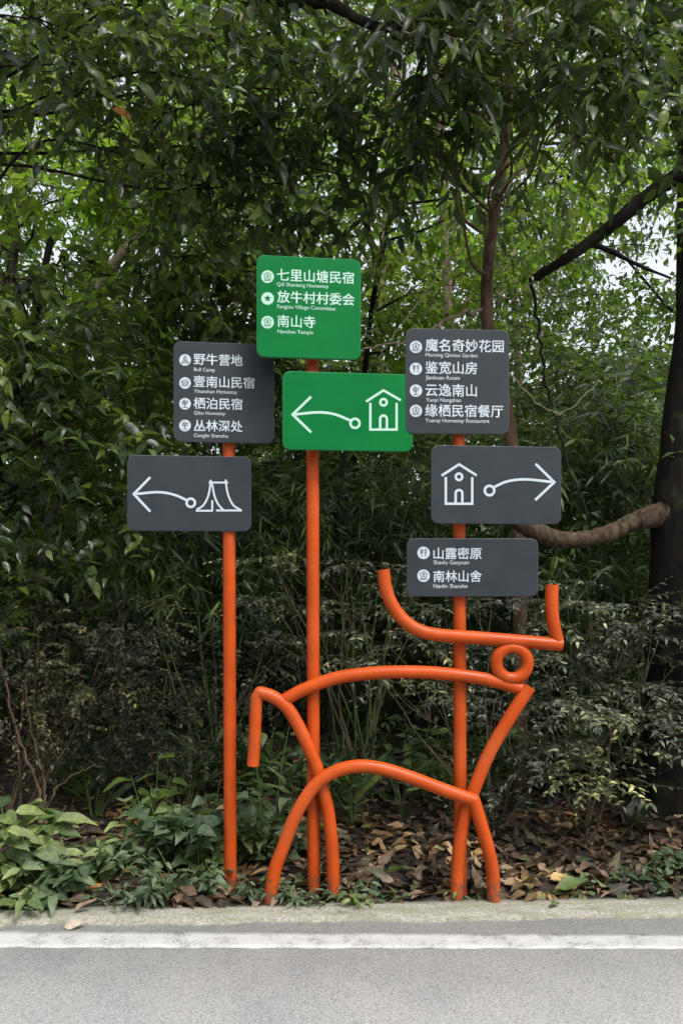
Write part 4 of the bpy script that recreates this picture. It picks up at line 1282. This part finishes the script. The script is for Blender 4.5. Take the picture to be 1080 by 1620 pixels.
HG = 'leafy weeds along the kerb'
for (px, py, h, ns, nlf, k, sz, lab) in [
        (25, 1395, 0.42, 10, 7, 'ovate', 0.17, 'large weed with long pale leaves in the lower left corner'),
        (85, 1405, 0.26, 9, 7, 'ovate', 0.125, 'leafy weed beside the lower left corner weed, leaves to the kerb'),
        (-10, 1410, 0.30, 8, 7, 'ovate', 0.14, 'weed at the left edge of the picture spilling on the kerb'),
        (50, 1425, 0.13, 8, 6, 'ovate', 0.10, 'low leaves at the kerb in the lower left corner'),
        (135, 1395, 0.20, 7, 6, 'heart', 0.09, 'low dark weed left of the brown leaf patch'),
        (205, 1375, 0.28, 10, 7, 'ovate', 0.085, 'broad patch of weed left of the left signpost'),
        (262, 1365, 0.38, 13, 8, 'heart', 0.09, 'tall mound of heart shaped leaves left of the left signpost'),
        (318, 1375, 0.36, 13, 8, 'heart', 0.09, 'mound of heart shaped leaves nearest the left signpost pole'),
        (285, 1400, 0.20, 9, 7, 'ovate', 0.07, 'lower fringe of leaves in front of the heart shaped mounds'),
        (235, 1415, 0.13, 9, 7, 'lance', 0.08, 'low trailing weed with narrow leaves at the kerb'),
        (190, 1418, 0.09, 6, 5, 'lance', 0.06, 'small trailing weed at the kerb, left of the narrow leaved one'),
        (395, 1355, 0.36, 11, 8, 'heart', 0.085, 'light green mound of leaves between left pole and the bull\'s hind foot'),
        (440, 1360, 0.33, 9, 7, 'heart', 0.08, 'light green weed behind the bull\'s hind foot'),
        (338, 1398, 0.14, 6, 6, 'heart', 0.06, 'low weed at the foot of the left signpost'),
        (400, 1405, 0.10, 7, 6, 'ovate', 0.055, 'small leaves between the left pole and the hind foot'),
        (462, 1424, 0.085, 7, 6, 'lance', 0.065, 'seedling between the bull\'s hind foot and the middle pole'),
        (500, 1430, 0.06, 6, 5, 'lance', 0.05, 'seedling at the foot of the middle pole'),
        (560, 1415, 0.09, 8, 6, 'ovate', 0.06, 'seedling right of the middle pole'),
        (600, 1424, 0.05, 6, 5, 'ovate', 0.05, 'small seedling midway between the middle and right poles'),
        (745, 1422, 0.06, 5, 4, 'lance', 0.055, 'seedling between the right pole and the bull\'s front foot'),
        (985, 1385, 0.08, 7, 5, 'ovate', 0.065, 'patch of low green leaves on the litter at the right'),
        (1040, 1398, 0.08, 7, 5, 'ovate', 0.075, 'yellow green low plant in the litter near the right edge'),
        (1075, 1375, 0.12, 8, 6, 'ovate', 0.08, 'low plant in the litter at the right edge'),
        (940, 1403, 0.05, 5, 4, 'ovate', 0.065, 'few low green leaves in the litter right of the front foot'),
        (870, 1408, 0.04, 4, 3, 'ovate', 0.08, 'flat grey green leaves near the kerb at the right')]:
    x, y = gx(px, py)
    y = max(y, float(kerb_far(x)) + 0.035)
    herb(lab, x, y, h, ns, nlf, k, sz, group=HG, spread=0.16 if h > 0.15 else 0.10)
# taller young plants in the shade
for (px, py, y, h, lab, k, sz) in [(240, 1290, 0.55, 0.55, 'young plant with wide pale leaves in the shade, left of the left pole', 'ovate', 0.14),
                          (325, 1290, 0.6, 0.42, 'young plant in the shade just left of the left pole', 'ovate', 0.12),
                          (420, 1290, 0.45, 0.72, 'thin climbing plant beside the bull\'s tail', 'ovate', 0.08)]:
    herb(lab, P(px, py, y).x, y, h, 4, 6, k, sz, mat='leaf_mid' if k != 'heart' else 'leaf_herb', spread=0.12, group=None)
herb('plant with three upright grey leaves at the foot of the thick dark trunk', P(1005, 1300, 0.85).x, 0.85, 0.10, 3, 3, 'ovate', 0.16, mat='leaf_grey', spread=0.06, up=1.3)
for (px, py), lab in zip(((560, 1300), (470, 1290), (520, 1275), (300, 1275), (640, 1285), (150, 1290), (720, 1290)), ('under the bull\'s belly pipe, nearest its hind leg', 'left of the middle pole', 'just right of the middle pole', 'between the mounds of weeds and the left pole', 'under the middle of the belly pipe', 'far left, at the foot of the brownish shrub', 'left of the right pole')):
    x, y = gx(px, py + 8)
    herb('tuft of long thin grass leaves ' + lab, x, y, 0.32, 9, 2, 'bamboo', 0.3, mat='leaf_bamboo', spread=0.10, up=0.9, group='grass tufts in the shade', cat='grass tuft', name='grass_tuft')

# fallen leaves: the nearest as single leaves, the rest as litter
def litter_pts(n, x0, x1, y0, y1, dens=None):
    x = R.uniform(x0, x1, n); y = y0 + (y1 - y0) * R.uniform(0, 1, n) ** 1.15
    return x, y


def litter_geo(x, y, lift, size):
    n = len(x)
    z = np.maximum(ground_z(x, y), 0.012) + lift
    an = R.uniform(0, 2 * np.pi, n)
    d = np.stack([np.cos(an), np.sin(an), R.normal(0, 0.22, n)], 1)
    nr = UP + R.normal(0, 0.3, (n, 3))
    lv = Leaves(); lv.add(np.stack([x, y, z], 1), d, nr, size)
    return lv


x, y = litter_pts(9500, -4.5, 4.5, 0.0, 2.6)
y = y + np.minimum(kerb_far(x), 0.3) + 0.01
keep = (y > kerb_far(x) - 0.01) & (R.random(len(x)) < np.where(x > -0.15, 1, 0.8))
x, y = x[keep], y[keep]
lv = litter_geo(x, y, R.uniform(0.0, 0.03, len(x)), R.uniform(0.055, 0.125, len(x)))
lr = empty('leaf_litter', (0, 0.3, 0.03)); tag(lr, 'brown dead leaves covering the forest floor behind the kerb', 'leaf litter', kind='stuff')
emit_leaves(lr, lv, 'ovate', M['litter'], 0, st=3)

x = R.uniform(-0.25, 2.0, 420); y = 0.02 + 0.95 * R.uniform(0, 1, 420) ** 1.4
keep = y > kerb_far(x) + 0.05
x, y = x[keep][:285], y[keep][:285]
lv = litter_geo(x, y, R.uniform(0.02, 0.045, len(x)), R.uniform(0.07, 0.125, len(x)))
pos, fr, sz = lv.arrays()
dead = []
for f_, c_ in ((0.5, -0.3), (0.8, 0.2), (-0.4, -0.45), (0.3, 0.5)):
    v, t, u = leaf_template('ovate', 6, f_, c_)
    v[:, 2] += 0.05 * np.sin(v[:, 0] * 11) * np.sign(v[:, 1])
    dead.append(mesh_tris('fallen_leaf', v, t, M['litter'], u))


def place_leaf(name, mesh, p_, fr_, s_, label, group=None, cat='fallen leaf'):
    o = bpy.data.objects.new(name, mesh)
    m = np.eye(4); m[:3, :3] = fr_ * s_; m[:3, 3] = p_
    o.matrix_basis = Matrix(m.tolist())
    COL.objects.link(o)
    return tag(o, label, cat, group)


for i in range(len(pos)):
    place_leaf('fallen_leaf', dead[i % 4], pos[i], fr[i], sz[i], 'curled brown dead leaf lying on the forest floor behind the kerb', 'dead leaves on the forest floor')


def single(px, py, z, size, mat, an, label, kind='ovate', f_=0.5, c_=-0.2, tilt=(0, 0)):
    d_ = F * (EYE - z) / (py - 910)
    v, t, u = leaf_template(kind, 6, f_, c_)
    v[:, 2] += 0.03 * np.sin(v[:, 0] * 9) * np.sign(v[:, 1])
    me = mesh_tris('fallen_leaf', v, t, mat, u)
    lv = Leaves(); lv.add(np.array([[(px - 540) * d_ / F, d_ - D, z]]), np.array([[math.cos(an), math.sin(an), 0.12]]), np.array([[tilt[0], tilt[1], 1.0]]), np.array([size]))
    p_, f2, s_ = lv.arrays()
    return place_leaf('fallen_leaf', me, p_[0], f2[0], s_[0], label)


single(102, 1467, 0.008, 0.10, M['pale_leaf'], 0.25, 'pale dry leaf lying alone on the asphalt below the kerb at the left', tilt=(0, -0.7), f_=0.35)
single(118, 1440, 0.03, 0.10, M['litter'], 0.5, 'brown leaf on the concrete kerb above the pale dry leaf', f_=0.6)
single(140, 1405, 0.05, 0.07, M['dead_orange'], 0.1, 'small orange leaf in the weeds at the left', tilt=(0, -0.6))
single(880, 1405, 0.05, 0.15, M['leaf_herb'], 0.1, 'large green leaf lying on the litter near the kerb at the right', tilt=(0, -0.5))
single(612, 1378, 0.08, 0.085, M['leaf_lit'], 0.0, 'bright green leaf lying on the litter between middle and right poles', tilt=(0, -0.4))

for i, (x, y, lab) in enumerate([(-1.7, 1.5, 'low dark plant at the back of the litter, far left'), (-1.1, 1.5, 'low dark plant at the back, left of the left signpost'), (-0.55, 1.45, 'low dark plant at the back between left pole and tail'),
                                 (0.0, 1.5, 'low dark plant at the back, seen under the belly pipe'), (0.5, 1.5, 'low dark plant at the back, right part under the belly pipe'), (1.0, 1.45, 'low dark plant at the back, behind the bull\'s front foot'),
                                 (1.5, 1.5, 'low dark plant at the back, left of the thick trunk'), (2.3, 1.6, 'low dark plant at the back, at the right edge')]):
    herb(lab, x, y, 0.55, 16, 9, 'lance' if i % 2 else 'ovate', 0.11, mat='leaf_bamboo', spread=0.34, parts=100, minpx=14, lean=0.2, group='low dark plants behind the litter')
# --- vines and dead twigs
def vine(label, pts, r0, r1, mat='vine', name='vine', cat='vine', jit=0.006):
    q = [V3(*p_) for p_ in pts]
    root = empty(name, q[0]); 
    path = smooth_path(q, 7); j = R.normal(0, jit, path.shape); j[0] = 0; path = path + j
    me = local_mesh(name, tube_arrays(path, np.linspace(r0, r1, len(path)), 7, True), M[mat], root.location)
    bpy.data.objects.remove(root)
    o = link(name, me, None, q[0])
    return tag(o, label, cat)


vine('long dark vine stem slanting down right of the right signpost', [(838, 440, 1.4), (850, 520, 1.35), (862, 600, 1.3), (878, 660, 1.25), (900, 740, 1.2), (932, 822, 1.1)], 0.010, 0.006, 'bark_dark', 'vine')
vine('thin pale vine curving from the square grey board to the upper right', [(800, 585, 0.9), (830, 620, 0.9), (860, 645, 0.9), (885, 655, 0.9), (915, 635, 0.9), (950, 600, 1.0)], 0.0042, 0.002)
vine('pale bare branch reaching left from the reddish trunk above the square grey board', [(760, 490, 1.5), (720, 500, 1.2), (690, 515, 1.0), (660, 530, 0.9), (620, 545, 0.8), (575, 552, 0.7)], 0.013, 0.004, 'bark_pale', 'bare_branch', 'branch')
vine('curled thin tendril hanging between the green boards and the square grey board', [(690, 440, 1.1), (660, 480, 1.0), (625, 530, 0.9), (600, 560, 0.8), (612, 585, 0.8)], 0.0042, 0.002)
vine('thin yellowish vine looping right of the reddish trunk', [(800, 490, 1.2), (825, 455, 1.2), (855, 448, 1.2), (880, 480, 1.2), (905, 520, 1.2), (912, 560, 1.2), (905, 590, 1.2)], 0.003, 0.0012)
vine('dangling pale twig above the square grey board, close to the reddish trunk', [(800, 300, 1.0), (790, 380, 1.0), (795, 440, 1.0), (800, 470, 1.0)], 0.0042, 0.002)
vine('thin yellowish twig crossing the leaves at the top right', [(640, 50, 0.2), (700, 60, 0.2), (760, 66, 0.25), (815, 68, 0.3)], 0.004, 0.0015)
vine('leaning bare stem in the shade at the left edge', [(0, 1020, 0.7), (20, 1130, 0.65), (55, 1230, 0.6), (75, 1310, 0.55)], 0.006, 0.01, 'bark_brown', 'dead_sapling', 'sapling')
vine('forked bare stem among the brownish twigs at the left', [(40, 1080, 0.6), (55, 1170, 0.6), (70, 1240, 0.6), (72, 1310, 0.55)], 0.004, 0.009, 'bark_brown', 'dead_sapling', 'sapling')
vine('bare stem slanting right out of the brownish twigs at the left', [(160, 1210, 0.6), (120, 1225, 0.6), (85, 1255, 0.58), (70, 1310, 0.55)], 0.003, 0.008, 'bark_brown', 'dead_sapling', 'sapling')
vine('thick dark stem in the shade behind the left horn of the bull', [(545, 720, 2.0), (538, 800, 2.0), (530, 900, 2.0), (520, 1100, 2.0), (515, 1290, 2.0)], 0.02, 0.028, 'bark_dark', 'dead_sapling', 'sapling')
# hanging orange leaf at the upper left
lv = Leaves(); lv.add(V3(178, 172, 0.3)[None], np.array([[0.9, 0.0, -0.35]]), np.array([[0.1, -0.9, 0.45]]), np.array([0.10]))
p_, f2, s_ = lv.arrays(); v, t, u = leaf_template('oval', 6, 0.4, 0.2)
place_leaf('dead_leaf', mesh_tris('dead_leaf', v, t, M['dead_orange'], u), p_[0], f2[0], s_[0], 'single orange brown leaf hanging among the dark leaves at the upper left', cat='leaf')
